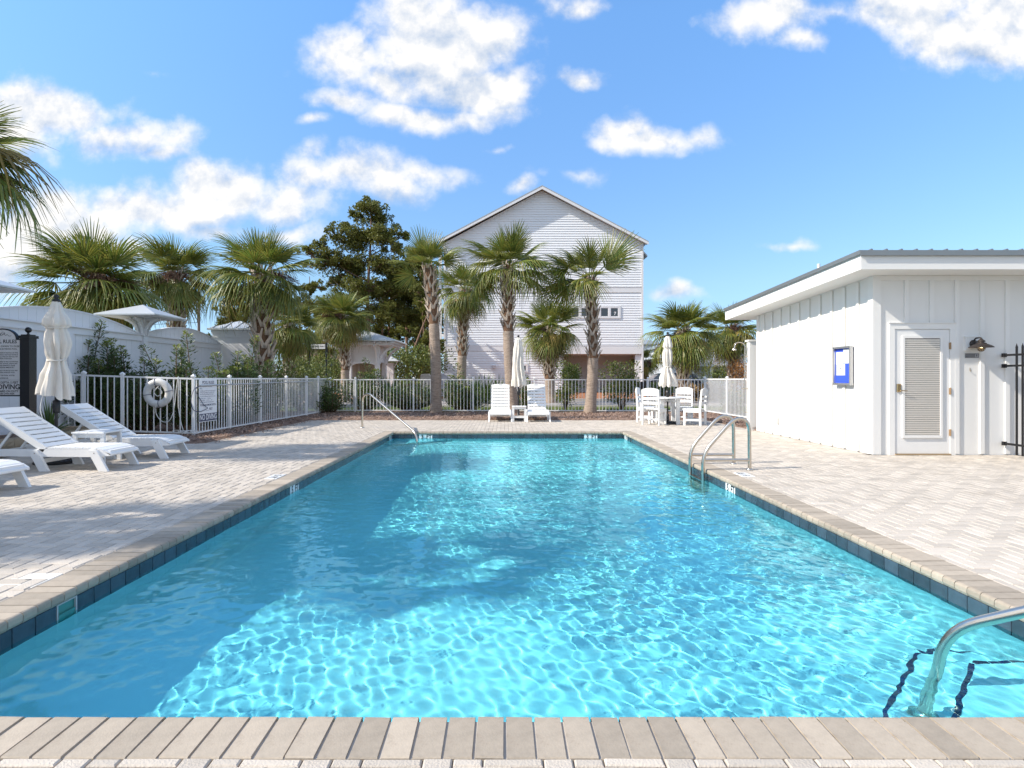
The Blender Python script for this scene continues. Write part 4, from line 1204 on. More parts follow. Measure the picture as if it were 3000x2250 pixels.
# ------------------------------------------------------------------ poolside furniture
M_poly = mat('white_poly_lumber', (0.80, 0.80, 0.795), rough=0.45, var=0.03, vscale=6, bump=0.04, bscale=200, dirt=(0.62, 0.60, 0.56), dscale=5, dthr=(0.62, 0.85), dmax=0.25)
def lounger(name, loc, rz, label, arched):
    """foot end at the origin, pointing to -x"""
    r = empty(name, loc, rz, label, 'sun lounger', 'white slatted sun loungers')
    Wd = 0.60
    SH = 0.30
    def seat_z(x):                     # the foot end droops a little
        return SH - max(0, 0.22 - (-x)) ** 2 * 1.3
    for s in (-1, 1):
        m_ = MB()
        pts = [(0.03, seat_z(0)), (-0.22, SH), (-1.56, SH)]
        poly = [(0.03, seat_z(0) - 0.012), (-0.10, seat_z(-0.1) - 0.012), (-0.22, SH - 0.012), (-1.56, SH - 0.012), (-1.58, SH - 0.03), (-1.56, SH - 0.105), (-0.2, SH - 0.115), (0.03, SH - 0.10)]
        y = s * (Wd / 2 - 0.018)
        m_.prism([(x, z) for x, z in poly], 'y', y - 0.018, y + 0.018)
        m_.build('side_rail', M_poly, r)
        for lx in (-0.0, -0.78):
            m_ = MB()
            yo = s * (Wd / 2 + 0.0205)
            m_.prism([(lx - 0.25, SH - 0.020), (lx - 0.13, SH - 0.020), (lx + 0.02, 0.0), (lx - 0.10, 0.0)], 'y', yo - 0.020, yo + 0.020)
            o = m_.build('leg', M_poly, r)
            m_ = MB(); m_.lathe([(0.008, 0), (0.006, 0.003)], 8, (lx - 0.16, yo + s * 0.0202, SH - 0.06), Matrix.Rotation(-s * pi / 2, 4, 'X')); m_.build('bolt', M_steel, o)
    for lx in (0.0, -0.78):
        m_ = MB(); m_.box(lx - 0.135, lx - 0.10, -Wd / 2 + 0.001, Wd / 2 - 0.001, 0.10, 0.155) if lx < 0 else m_.box(-0.03, 0.005, -Wd / 2 + 0.038, Wd / 2 - 0.038, 0.195, 0.27)
        m_.build('cross_bar', M_poly, r)
    n = 9
    for i in range(n):
        x1 = 0.03 - i * 0.094; x0 = x1 - 0.080
        m_ = MB(); zz = (seat_z(x0) + seat_z(x1)) / 2
        dz = (seat_z(x0) - seat_z(x1)) / 2
        m_.add([(x0, -Wd / 2, zz + dz - 0.010), (x1, -Wd / 2, zz - dz - 0.010), (x1, Wd / 2, zz - dz - 0.010), (x0, Wd / 2, zz + dz - 0.010), (x0 + .003, -Wd / 2, zz + dz + 0.012), (x1 - .003, -Wd / 2, zz - dz + 0.012), (x1 - .003, Wd / 2, zz - dz + 0.012), (x0 + .003, Wd / 2, zz + dz + 0.012)],
               [(3, 2, 1, 0), (4, 5, 6, 7), (0, 1, 5, 4), (1, 2, 6, 5), (2, 3, 7, 6), (3, 0, 4, 7)])
        m_.build('seat_slat', M_poly, r)
    # backrest hinged behind the seat
    ang = radians(33 if not arched else 58)
    H = Matrix.Translation((-0.82, 0, SH + 0.012)) @ Matrix.Rotation(ang, 4, 'Y')      # local -x runs up the back
    L_ = 0.92 if not arched else 0.86
    for s in (-1, 1):
        y = s * (Wd / 2 - (0.05 if arched else 0.02))
        m_ = MB(); m_.box(-L_ - (0.0 if arched else 0.012), 0.0, y - 0.02, y + 0.02, -0.075, -0.0125 if arched else 0.007, H); m_.build('back_rail', M_poly, r)
    ns = 9 if not arched else 8
    for i in range(ns):
        x1 = -0.01 - i * (L_ - 0.03) / ns; x0 = x1 - (L_ - 0.03) / ns + 0.026
        m_ = MB()
        if i == ns - 1:
            if arched:
                poly = [(x1, -Wd / 2 + .03), (x1, Wd / 2 - .03), (x0 - 0.02, Wd / 2 - .03), (x0 - 0.048, Wd / 2 - 0.12), (x0 - 0.06, 0.0), (x0 - 0.048, -Wd / 2 + 0.12), (x0 - 0.02, -Wd / 2 + .03)]
                vs = [H @ Vector((x, y, -0.012)) for x, y in poly] + [H @ Vector((x, y, 0.012)) for x, y in poly]
                k = len(poly)
                m_.add(vs, [tuple(range(k)), tuple(reversed(range(k, 2 * k)))] + [(j, k + j, k + (j + 1) % k, (j + 1) % k) for j in range(k)])
                o = m_.build('back_slat', M_poly, r)
                m_ = MB(); m_.cbox(x0 - 0.032, x0 - 0.008, -0.06, 0.06, 0.011, 0.0135, 0.001, H); m_.build('hand_slot', M_black, o)
                continue
            x0 = -L_ - 0.01
        w_ = Wd / 2 - 0.0405 if not arched else Wd / 2 - 0.03
        m_.box(x0, x1, -w_, w_, -0.012, 0.004, H); m_.build('back_slat', M_poly, r)
    m_ = MB()
    a = H @ Vector((-0.55, 0, -0.05))
    for s in (-1, 1):
        m_.bar((a.x, s * 0.2, a.z), (a.x - 0.25, s * 0.2, SH - 0.06), 0.02, 0.03)
    m_.bar((a.x - 0.25, -0.28, SH - 0.06), (a.x - 0.25, 0.28, SH - 0.06), 0.03, 0.03)
    m_.build('prop', M_poly, r)
    if arched:
        m_ = MB(); m_.box(-0.72, -0.66, -Wd / 2 + 0.04, Wd / 2 - 0.04, 0.12, 0.17); m_.build('cross_bar', M_poly, r)
    return r
lounger('sun_lounger', (-5.21, 8.06, 0), radians(0), 'larger white sun lounger left of the pool in front of the closed umbrella', False)
lounger('sun_lounger', (-5.14, 9.30, 0), radians(2), 'white sun lounger left of the pool nearest the picket fence and life ring', False)
lounger('sun_lounger', (-5.36, 6.30, 0), radians(-4), 'white sun lounger cut by the left border with only its foot end showing', False)
lounger('sun_lounger', (-0.09, 16.55, 0), -pi / 2, 'white sun lounger facing the pool left of the central umbrella', True)
lounger('sun_lounger', (0.985, 16.5, 0), -pi / 2, 'white sun lounger facing the pool right of the central umbrella', True)

def side_table(loc, rz, label, s=0.42, h=0.44):
    r = empty('side_table', loc, rz, label, 'side table', 'small white side tables')
    n = 4
    for i in range(n):
        m_ = MB(); a = -s / 2 + s * i / n
        m_.cbox(a + 0.004, a + s / n - 0.004, -s / 2, s / 2, h - 0.022, h, 0.003); m_.build('top_slat', M_poly, r)
    for x in (-1, 1):
        for y in (-1, 1):
            m_ = MB(); m_.box(x * (s / 2 - 0.035) - 0.028, x * (s / 2 - 0.035) + 0.028, y * (s / 2 - 0.04) - 0.018, y * (s / 2 - 0.04) + 0.018, 0, h - 0.0225); m_.build('leg', M_poly, r)
    m_ = MB(); e = s / 2 - 0.0635
    for y in (-1, 1):
        m_.box(-e, e, y * (s / 2 - 0.04) - 0.012, y * (s / 2 - 0.04) + 0.012, h - 0.085, h - 0.0228); m_.box(-e, e, y * (s / 2 - 0.04) - 0.012, y * (s / 2 - 0.04) + 0.012, 0.11, 0.155)
    m_.build('apron', M_poly, r)
side_table((-5.98, 8.68, 0), 0.03, 'small white side table between the two left loungers', 0.46, 0.45)
side_table((0.445, 16.75, 0), 0.0, 'small white side table between the two central loungers', 0.41)

# closed umbrellas
M_canvas = mat('ivory_canvas', (0.70, 0.655, 0.595), rough=0.9, var=0.08, vscale=4, bump=0.15, bscale=90, dirt=(0.50, 0.45, 0.38), dscale=3.0, dthr=(0.60, 0.80), dmax=0.4)
M_pole = mat('dark_pole', (0.02, 0.02, 0.022), rough=0.35, metal=0.3)
def umbrella(loc, prof, top, label, ties, folds=7, seed=1, skew=0.0, base=True, pole_h=None):
    r = empty('closed_umbrella', loc, 0, label, 'umbrella', 'closed patio umbrellas')
    rr = random.Random(seed)
    m_ = MB(); m_.tube([(0, 0, 0.05 if base else 0.0), (0, 0, top)], 0.021, 12); m_.build('pole', M_pole, r)
    m_ = MB(); m_.lathe([(0.03, -0.02), (0.055, -0.01), (0.05, 0.02), (0.02, 0.035), (0.036, 0.055), (0.036, 0.075), (0.01, 0.10)], 14, (0, 0, top)); m_.build('finial', M_pole, r)
    n = 84; rows = 46
    z0, z1 = prof[0][0], prof[-1][0]
    def R(z):
        for (a, ra), (b, rb_) in zip(prof, prof[1:]):
            if a >= z >= b:
                t = (a - z) / (a - b); t = t * t * (3 - 2 * t)
                return ra + (rb_ - ra) * t
        return prof[-1][1]
    phs = [rr.uniform(0, 2 * pi) for _ in range(4)]
    vs = []; fs_ = []
    for i in range(rows + 1):
        z = z0 + (z1 - z0) * i / rows
        for k in range(n):
            a = 2 * pi * k / n
            tw = 0.5 * sin(3.1 * z + phs[0]) + 0.25 * sin(7 * z + phs[3])
            f = 0.5 + 0.5 * cos(folds * (a + tw * 0.35) + 1.1 * sin(2 * a + phs[1]))
            g = 0.5 + 0.5 * cos((folds * 2 + 1) * a + phs[2] + 2.2 * z)
            amp = 0.46 * min(1, 0.35 + (z0 - z) / (z0 - z1))
            rad = R(z) * (1 - amp * (1 - f) ** 1.4 - 0.08 * g + 0.06 * sin(a + phs[1] + 4 * z))
            zz = z + (0.035 * f + 0.03 * sin(a * 2 + phs[2])) * (-(i / rows) ** 6) + skew * cos(a) * (i / rows) ** 6
            vs.append((rad * cos(a), rad * sin(a), zz))
    for i in range(rows):
        for k in range(n):
            k2 = (k + 1) % n
            fs_.append((i * n + k, (i + 1) * n + k, (i + 1) * n + k2, i * n + k2))
    m_.add([], [])
    m_ = MB(); m_.add(vs, fs_, True)
    # gathered underside of the hem
    last = vs[-n:]
    m_.add(last + [(p[0] * 0.35, p[1] * 0.35, p[2] + 0.03) for p in last], [(k, n + k, n + (k + 1) % n, (k + 1) % n) for k in range(n)], True)
    o = m_.build('canopy', M_canvas, r)
    for z in ties:
        m_ = MB(); m_.tube([((R(z) * 0.86 + 0.006) * cos(2 * pi * k / 24), (R(z) * 0.86 + 0.006) * sin(2 * pi * k / 24), z + 0.015 * sin(2 * pi * k / 24)) for k in range(25)], 0.012, 6); m_.build('tie', M_canvas, o)
    if base:
        m_ = MB(); m_.lathe([(0.27, 0.0), (0.28, 0.015), (0.26, 0.04), (0.16, 0.07), (0.06, 0.085), (0.04, 0.10), (0.035, 0.26), (0.03, 0.27)], 32); b = m_.build('base', M_pole, r)
        m_ = MB()
        for k in range(24):
            a = 2 * pi * k / 24
            m_.bar((0.10 * cos(a), 0.10 * sin(a), 0.079), (0.25 * cos(a), 0.25 * sin(a), 0.050), 0.012, 0.014)
        tag(m_.build('base_ridges', M_pole, b), kind='stuff')
        m_ = MB(); m_.lathe([(0.028, 0.72), (0.045, 0.73), (0.05, 0.80), (0.045, 0.90), (0.028, 0.91)], 14); m_.tube([(0.0, -0.04, 0.82), (0.0, -0.09, 0.82)], 0.012, 6); m_.build('crank', M_pole, r)
    return r
u1 = umbrella((-6.47, 8.52, 0), [(2.33, 0.055), (2.25, 0.085), (2.03, 0.18), (1.985, 0.185), (1.95, 0.125), (1.86, 0.155), (1.74, 0.18), (1.60, 0.155), (1.49, 0.12), (1.44, 0.135), (1.25, 0.20), (1.03, 0.24), (0.99, 0.245)], 2.34,
              'ivory closed umbrella tied at the waist beside the pool rules board', (1.49, 1.96), 7, 4, -0.03)
m_ = MB(); m_.tube(spline([(-0.13, -0.08, 1.0), (-0.16, -0.09, 0.8), (-0.13, -0.09, 0.62), (-0.18, -0.09, 0.48), (-0.14, -0.08, 0.38), (-0.12, -0.08, 0.28)]), 0.006, 6); m_.build('pull_cord', M_rope, u1)
umbrella((0.44, 17.35, 0), [(2.43, 0.05), (2.36, 0.10), (2.05, 0.15), (1.7, 0.17), (1.4, 0.195), (1.10, 0.235), (1.03, 0.24)], 2.40,
         'slim white closed umbrella between the two central loungers', (), 8, 11, 0.0)
umbrella((4.42, 15.85, 0), [(2.36, 0.05), (2.30, 0.085), (2.10, 0.13), (2.07, 0.14), (2.04, 0.10), (1.9, 0.135), (1.75, 0.14), (1.58, 0.115), (1.54, 0.10), (1.45, 0.15), (1.22, 0.23), (1.08, 0.26), (1.04, 0.25)], 2.38,
         'ivory closed umbrella standing through the round dining table', (1.55,), 7, 21, 0.02)

# dining set
tb = empty('dining_table', (4.42, 15.85, 0), 0, 'round white dining table with a closed umbrella through it', 'table')
for i in range(7):
    a = -0.46 + 0.92 * i / 7; b = a + 0.92 / 7 - 0.006
    def hw(x): return sqrt(max(0.0, 0.47 ** 2 - x * x))
    m_ = MB()
    poly = [(a, -hw(a)), ((a + b) / 2, -hw((a + b) / 2)), (b, -hw(b)), (b, hw(b)), ((a + b) / 2, hw((a + b) / 2)), (a, hw(a))]
    m_.prism(poly, 'z', 0.695, 0.72); m_.build('top_slat', M_poly, tb)
for k in range(4):
    a = pi / 4 + k * pi / 2
    m_ = MB(); x, y = 0.30 * cos(a), 0.30 * sin(a); m_.box(x - 0.045, x + 0.045, y - 0.03, y + 0.03, 0, 0.6945); m_.build('leg', M_poly, tb)
m_ = MB(); m_.bar((-0.26, -0.26, 0.64), (0.26, 0.26, 0.64), 0.03, 0.08); m_.bar((-0.26, 0.26, 0.62), (0.26, -0.26, 0.62), 0.03, 0.04); m_.build('apron', M_poly, tb)
def chair(loc, rz, label):
    """seat faces local +y"""
    r = empty('dining_chair', loc, rz, label, 'chair', 'white slatted dining chairs')
    w = 0.225
    for s in (-1, 1):
        m_ = MB(); x = s * w
        m_.prism([(-0.24, 0), (-0.185, 0), (-0.175, 0.44), (-0.225, 0.93), (-0.265, 0.93), (-0.23, 0.44)], 'x', x - 0.016, x + 0.016); m_.build('rear_leg', M_poly, r)
        m_ = MB(); m_.box(x - 0.02, x + 0.02, 0.17, 0.225, 0, 0.41); m_.build('front_leg', M_poly, r)
        m_ = MB(); m_.box(x - 0.012, x + 0.012, -0.18, 0.17, 0.34, 0.41); m_.box(x - 0.012, x + 0.012, -0.19, 0.17, 0.12, 0.165); m_.build('side_rail', M_poly, r)
    for i in range(4):
        m_ = MB(); y = -0.16 + i * 0.104; m_.cbox(-w - 0.02, w + 0.02, y, y + 0.096, 0.4105, 0.434, 0.003); m_.build('seat_slat', M_poly, r)
    m_ = MB(); m_.box(-w + 0.02, w - 0.02, 0.175, 0.20, 0.34, 0.405); m_.box(-w + 0.012, w - 0.012, 0.0, 0.03, 0.125, 0.16); m_.build('stretcher', M_poly, r)
    for (z0, z1) in ((0.545, 0.62), (0.655, 0.73), (0.77, 0.94)):
        m_ = MB()
        yb = lambda z: -0.205 - (z - 0.44) * 0.102
        n = 6
        vs = []
        for i in range(n + 1):
            x = -w + 0.0165 + (2 * w - 0.033) * i / n
            arch = 0.035 * (1 - (x / w) ** 2) if z1 > 0.9 else 0
            bow = -0.02 * (1 - (x / w) ** 2)
            for (yy, zz) in ((-0.011, z0), (0.011, z0), (0.011, z1 + arch), (-0.011, z1 + arch)):
                vs.append((x, yb(zz) + yy + bow + 0.01, zz))
        fs_ = [(0, 1, 2, 3), tuple(n * 4 + q for q in (3, 2, 1, 0))]
        for i in range(n):
            for q in range(4):
                fs_.append((i * 4 + q, i * 4 + 4 + q, i * 4 + 4 + (q + 1) % 4, i * 4 + (q + 1) % 4))
        m_.add(vs, fs_); m_.build('back_slat', M_poly, r)
chair((3.98, 15.55, 0), radians(-38), 'white dining chair at the table front left with its back to the pool')
chair((5.02, 15.45, 0), radians(55), 'white dining chair at the table front right seen side on')
chair((4.02, 16.55, 0), radians(-115), 'white dining chair half hidden behind the front left chair')
chair((5.02, 16.55, 0), radians(148), 'white dining chair behind the table facing the pool')
# ------------------------------------------------------------------ grounds beyond the deck
def ground_sheet(name, poly, z, m):
    m_ = MB(); m_.add([(x, y, z) for x, y in poly], [tuple(range(len(poly)))]); return structure(m_.build(name, m))
M_soil = mat('soil', (0.12, 0.10, 0.06), rough=0.95, var=0.3, vscale=0.8, dirt=(0.07, 0.09, 0.03), dscale=0.3, dthr=(0.4, 0.6), dmax=0.9)
g_ = MB()
for r in ((-600, 600, 17.4, 900), (-600, -7.9, -60, 17.4), (10.4, 600, -60, 17.4), (-7.9, 10.4, -60, -2.8)):
    sheet(g_, *r, -0.06)
structure(g_.build('ground', M_soil))
M_mulch = mat('brown_mulch', (0.26, 0.17, 0.125), rough=0.95, var=0.5, vscale=30, bump=0.8, bscale=60, dirt=(0.06, 0.04, 0.03), dscale=18, dthr=(0.5, 0.65), dmax=0.7)
M_straw = mat('pine_straw', (0.30, 0.12, 0.05), rough=0.95, var=0.45, vscale=12, bump=0.6, bscale=40)
def bed(name, x0, x1, y0, y1, h, m, seed, nx, ny):
    rr = random.Random(seed); m_ = MB()
    vs = []
    for j in range(ny + 1):
        for i in range(nx + 1):
            e = i in (0, nx) or j in (0, ny)
            x = x0 + (x1 - x0) * i / nx + (0 if j in () else rr.uniform(-0.05, 0.05)); y = y0 + (y1 - y0) * j / ny + rr.uniform(-0.05, 0.05)
            vs.append((x, y, -0.02 if e else h * rr.uniform(0.6, 1.1)))
    fs_ = [(j * (nx + 1) + i, j * (nx + 1) + i + 1, (j + 1) * (nx + 1) + i + 1, (j + 1) * (nx + 1) + i) for j in range(ny) for i in range(nx)]
    m_.add(vs, fs_, True)
    return structure(m_.build(name, m))
bed('mulch_bed', -6.75, -5.60, 11.0, 21.4, 0.05, M_mulch, 1, 8, 60)
bed('mulch_bed', -6.0, 7.4, 17.2, 21.3, 0.05, M_mulch, 2, 70, 24)
bed('mulch_bed', 5.88, 7.4, 13.7, 17.6, 0.05, M_mulch, 3, 10, 24)
bed('mulch_bed', -9.2, -7.9, 3.0, 12.1, 0.20, M_mulch, 4, 10, 40)
bed('mulch_bed', -9.2, -6.55, 12.1, 21.4, 0.06, M_mulch, 5, 16, 50)
ch = MB(); rr = random.Random(11)
def chips(x0, x1, y0, y1, z, n):
    for _ in range(n):
        x, y = rr.uniform(x0, x1), rr.uniform(y0, y1); a = rr.uniform(0, pi); l = rr.uniform(0.02, 0.06); w = rr.uniform(0.004, 0.010); t = rr.uniform(-0.5, 0.5) * l
        c, s = cos(a), sin(a); zz = z + rr.uniform(0, 0.025)
        ch.add([(x - c * l - s * w, y - s * l + c * w, zz - t), (x + c * l - s * w, y + s * l + c * w, zz + t), (x + c * l + s * w, y + s * l - c * w, zz + t), (x - c * l + s * w, y - s * l - c * w, zz - t)], [(0, 1, 2, 3)])
chips(-6.7, -5.62, 11.1, 21, 0.045, 5000); chips(-6.0, 7.2, 17.15, 20.9, 0.045, 15000); chips(5.9, 7.2, 13.9, 17.3, 0.045, 2500); chips(-5.6, -5.4, 11, 17.2, 0.002, 160); chips(-9.1, -6.6, 12.2, 20, 0.05, 3000)
tag(ch.build('mulch_chips', mat('mulch_chip', (0.40, 0.28, 0.215), rough=0.9, per_island=0.6, warm=(0.20, 0.12, 0.085))), kind='stuff', label='loose brown wood chips lying on the mulch beds')
M_grass = mat('lawn', (0.10, 0.135, 0.03), rough=0.9, var=0.35, vscale=4, bump=0.6, bscale=60)
structure(ground_sheet('grass_verge', [(-12, 21.3), (40, 21.3), (40, 25.6), (-12, 25.6)], -0.03, M_grass))
gb = MB()
for _ in range(9000):
    x, y = rr.uniform(-6, 12), rr.uniform(21.4, 25.5); h = rr.uniform(0.04, 0.10); a = rr.uniform(0, pi); w = 0.012
    gb.add([(x - w * cos(a), y - w * sin(a), -0.03), (x + w * cos(a), y + w * sin(a), -0.03), (x + rr.uniform(-.04, .04), y + rr.uniform(-.04, .04), h - 0.03)], [(0, 1, 2)])
tag(gb.build('grass', mat('grass_blade', (0.13, 0.17, 0.035), rough=0.8, per_island=0.3)), kind='stuff', label='short green grass on the verge behind the far fence')
M_street = mat('street_paver', (0.30, 0.27, 0.255), rough=0.9, var=0.25, vscale=6)
st_ = ground_sheet('street', [(-80, 26.0), (80, 26.0), (80, 33.2), (-80, 33.2)], -0.05, M_street)
kb = MB()
for x0 in range(-30, 40, 3):
    kb.box(x0, x0 + 2.98, 25.6, 25.95, -0.06, 0.06); kb.box(x0, x0 + 2.98, 33.2, 33.5, -0.06, 0.08)
structure(kb.build('kerb', mat('kerb_concrete', (0.44, 0.41, 0.37), rough=0.9, var=0.15, vscale=3)))
bed('pine_straw_bed', -24, 14, 33.6, 50, 0.08, M_straw, 6, 60, 26)

# ------------------------------------------------------------------ three storey white house beyond the street
M_siding = mat('white_lap_siding', (0.79, 0.80, 0.825), rough=0.55, var=0.03, vscale=0.7, per_obj=0.02, dirt=(0.58, 0.57, 0.58), dscale=0.35, dthr=(0.6, 0.8), dmax=0.25)
M_htrim = mat('house_trim', (0.74, 0.735, 0.75), rough=0.5, var=0.02, vscale=2)
M_hroof = mat('house_metal_roof', (0.40, 0.43, 0.46), rough=0.4, metal=0.5)
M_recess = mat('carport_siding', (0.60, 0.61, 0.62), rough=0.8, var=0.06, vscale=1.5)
HD = 47.0
hx = lambda s: (s - VX) * HD / F
hz_ = lambda s: HC + (HY - s) * HD / F
HX0, HX1, HPX = hx(1300), hx(1884), hx(1587)
HEZ, HPZ = hz_(712), hz_(556)
hs = empty('gabled_house', (HPX, HD, 0), 0, 'tall white lap sided gabled house behind the palms', 'house')
def hp(m_, n, mm, parent=None):
    o = m_.build(n, mm); o.parent = parent or hs
    if parent is None: o.location = (-HPX, -HD, 0)
    return o
OX0, OX1, OZ = hx(1650), hx(1872), hz_(1037)          # carport opening
def half_top(z):
    return 1e9 if z < HEZ else (HPZ - z) / (HPZ - HEZ)
m_ = MB()
m_.prism([(HX0 + 0.02, 0), (OX0, 0), (OX0, OZ), (HX1 - 0.02, OZ), (HX1 - 0.02, HEZ), (HPX, HPZ - 0.05), (HX0 + 0.02, HEZ)], 'y', HD + 0.03, HD + 0.2); hp(m_, 'wall', M_siding)
m_ = MB()
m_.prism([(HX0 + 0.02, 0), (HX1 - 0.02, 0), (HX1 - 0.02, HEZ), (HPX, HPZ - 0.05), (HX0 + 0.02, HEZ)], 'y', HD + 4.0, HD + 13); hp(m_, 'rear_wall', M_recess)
m_ = MB(); m_.box(HX0 + 0.02, HX0 + 0.2, HD + 0.2, HD + 4, 0, HEZ); m_.box(HX1 - 0.2, HX1 - 0.02, HD + 0.2, HD + 4, OZ, HEZ); m_.box(OX0, HX1 - 0.21, HD + 0.21, HD + 3.99, OZ - 0.02, OZ + 0.1); hp(m_, 'side_wall', M_siding)
BP = 0.192
z = 0.12; k = 0
bands = ((hz_(1029), hz_(1013)), (hz_(857), hz_(842)))
while z < HPZ - 0.35:
    zt = z + BP
    skip = any(a - 0.02 < z + BP * 0.5 < b + 0.02 for a, b in bands)
    xa, xb = HX0 + 0.16, HX1 - 0.14
    if zt > HEZ - 0.1:
        f = (HPZ - 0.12 - zt) / (HPZ - HEZ)
        xa = max(xa, HPX - (HPX - HX0) * f); xb = min(xb, HPX + (HX1 - HPX) * f)
    if zt < OZ + 0.25: xb = OX0 - 0.10
    if not skip and xb - xa > 0.3:
        m_ = MB()
        n_ = 5
        bow = rr.uniform(-0.012, 0.012)
        vs = []
        for i in range(n_ + 1):
            x = xa + (xb - xa) * i / n_; dz = bow * sin(pi * i / n_) + rr.uniform(-0.004, 0.004)
            vs += [(x, HD + 0.03, z + dz), (x, HD - 0.013, z + dz), (x, HD - 0.013, z + 0.012 + dz), (x, HD + 0.022, zt + 0.01 + dz)]
        fs_ = []
        for i in range(n_):
            for q in range(3):
                fs_.append((i * 4 + q, i * 4 + q + 4, i * 4 + q + 5, i * 4 + q + 1))
        m_.add(vs, fs_); hp(m_, 'siding_board', M_siding)
    z = zt; k += 1
for (a, b) in bands:
    m_ = MB(); m_.box(HX0 + 0.16, HX1 - 0.14, HD - 0.026, HD + 0.03, a, b + 0.01); m_.box(HX0 + 0.15, HX1 - 0.13, HD - 0.05, HD + 0.03, b + 0.01, b + 0.04); hp(m_, 'band_board', M_htrim)
m_ = MB(); m_.box(HX0, HX0 + 0.15, HD - 0.045, HD + 0.1, 0, HEZ); hp(m_, 'corner_board', M_htrim)
m_ = MB(); m_.box(HX1 - 0.13, HX1 + 0.02, HD - 0.045, HD + 0.1, 0, HEZ); hp(m_, 'corner_board', M_htrim)
m_ = MB(); m_.box(OX0 - 0.1, HX1 - 0.131, HD - 0.047, HD + 0.15, OZ, OZ + 0.56); hp(m_, 'carport_beam', M_htrim)
m_ = MB(); m_.box(HX1 - 0.6, HX1 - 0.135, HD + 0.12, HD + 0.3, 0, OZ); hp(m_, 'carport_post', M_htrim)
m_ = MB()
for i in range(14):
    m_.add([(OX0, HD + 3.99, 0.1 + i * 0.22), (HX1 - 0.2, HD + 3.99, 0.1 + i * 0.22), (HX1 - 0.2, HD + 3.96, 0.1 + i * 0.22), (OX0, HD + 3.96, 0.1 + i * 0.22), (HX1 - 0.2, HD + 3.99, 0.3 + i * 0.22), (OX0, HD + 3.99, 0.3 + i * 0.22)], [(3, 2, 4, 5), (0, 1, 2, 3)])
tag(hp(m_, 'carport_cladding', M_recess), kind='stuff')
# roof: two slopes with overhang towards the pool
OV = 0.62
sl = (HPZ - HEZ) / (HX1 - HPX)
for s in (-1, 1):
    xe = (HX1 + 0.30) if s > 0 else (HX0 - 0.30)
    ze = HPZ - abs(xe - HPX) * sl
    m_ = MB()
    P4 = [(HPX, HD - OV, HPZ + 0.1), (xe, HD - OV, ze + 0.1), (xe, HD + 13.5, ze + 0.1), (HPX, HD + 13.5, HPZ + 0.1)]
    m_.add(P4 + [(x, y, z + 0.07) for x, y, z in P4], [(0, 1, 2, 3), (7, 6, 5, 4), (0, 4, 5, 1), (1, 5, 6, 2), (2, 6, 7, 3), (3, 7, 4, 0)]); rf_ = hp(m_, 'roof', M_hroof)
    m_ = MB()
    m_.add([(HPX, HD - OV + 0.01, HPZ + 0.098), (xe, HD - OV + 0.01, ze + 0.098), (xe, HD - OV + 0.01, ze - 0.10), (HPX, HD - OV + 0.01, HPZ - 0.13), (HPX, HD - OV + 0.06, HPZ + 0.098), (xe, HD - OV + 0.06, ze + 0.098), (xe, HD - OV + 0.06, ze - 0.10), (HPX, HD - OV + 0.06, HPZ - 0.13)],
           [(3, 2, 1, 0), (4, 5, 6, 7), (2, 3, 7, 6), (0, 1, 5, 4), (1, 2, 6, 5)]); hp(m_, 'rake_board', M_htrim)
    m_ = MB()
    m_.add([(HPX, HD - OV + 0.06, HPZ + 0.02), (xe, HD - OV + 0.06, ze + 0.02), (xe, HD + 0.1, ze + 0.02), (HPX, HD + 0.1, HPZ + 0.02)], [(3, 2, 1, 0) if s > 0 else (0, 1, 2, 3)]); hp(m_, 'rake_soffit', M_htrim)
def house_window(x0, x1, z0, z1, panes, digit=None):
    m_ = MB(); t = 0.13
    n = len(panes)
    m_.box(x0, x1, HD - 0.06, HD + 0.02, z0, z0 + t); m_.box(x0, x1, HD - 0.06, HD + 0.02, z1 - t, z1)
    ed = [x0] + [v for p in panes for v in p] + [x1]
    for i in range(0, len(ed), 2):
        m_.box(ed[i], ed[i + 1], HD - 0.06, HD + 0.02, z0 + t, z1 - t)
    f = hp(m_, 'window', M_htrim)
    for (a, b) in panes:
        m_ = MB(); m_.box(a, b, HD - 0.032, HD - 0.02, z0 + t, z1 - t); m_.build('pane', M_glass_dark, f)
        m_ = MB(); e = 0.045
        m_.box(a, a + e, HD - 0.045, HD - 0.033, z0 + t, z1 - t); m_.box(b - e, b, HD - 0.045, HD - 0.033, z0 + t, z1 - t); m_.box(a + e, b - e, HD - 0.045, HD - 0.033, z0 + t, z0 + t + e); m_.box(a + e, b - e, HD - 0.045, HD - 0.033, z1 - t - e, z1 - t); m_.build('sash', M_htrim, f)
    if digit:
        me = text_mesh(digit, 0.36, name='lettering', bold=0.01); me.materials.append(M_htrim)
        o = link('lettering', me, f); o.location = ((panes[-1][0] + panes[-1][1]) / 2 + 0.04, HD - 0.036, z0 + 0.38); o.rotation_euler = (pi / 2, 0, 0)
pn = [(hx(c - 11.5), hx(c + 11.5)) for c in (1685, 1714, 1742, 1771, 1800)]
house_window(hx(1668), hx(1818), hz_(933), hz_(897), pn, '7')
pn = [(hx(1542), hx(1558))]
house_window(hx(1537), hx(1563), hz_(774), hz_(748), pn)
house_window(hx(1521), hx(1547), hz_(1092), hz_(1066), [(hx(1526), hx(1542))])
m_ = MB(); m_.box(hx(1443), hx(1451), HD - 0.22, HD - 0.018, hz_(1079), hz_(1072)); m_.box(hx(1442), hx(1452), HD - 0.26, HD - 0.018, hz_(1072), hz_(1070)); hp(m_, 'dryer_vent', M_htrim)
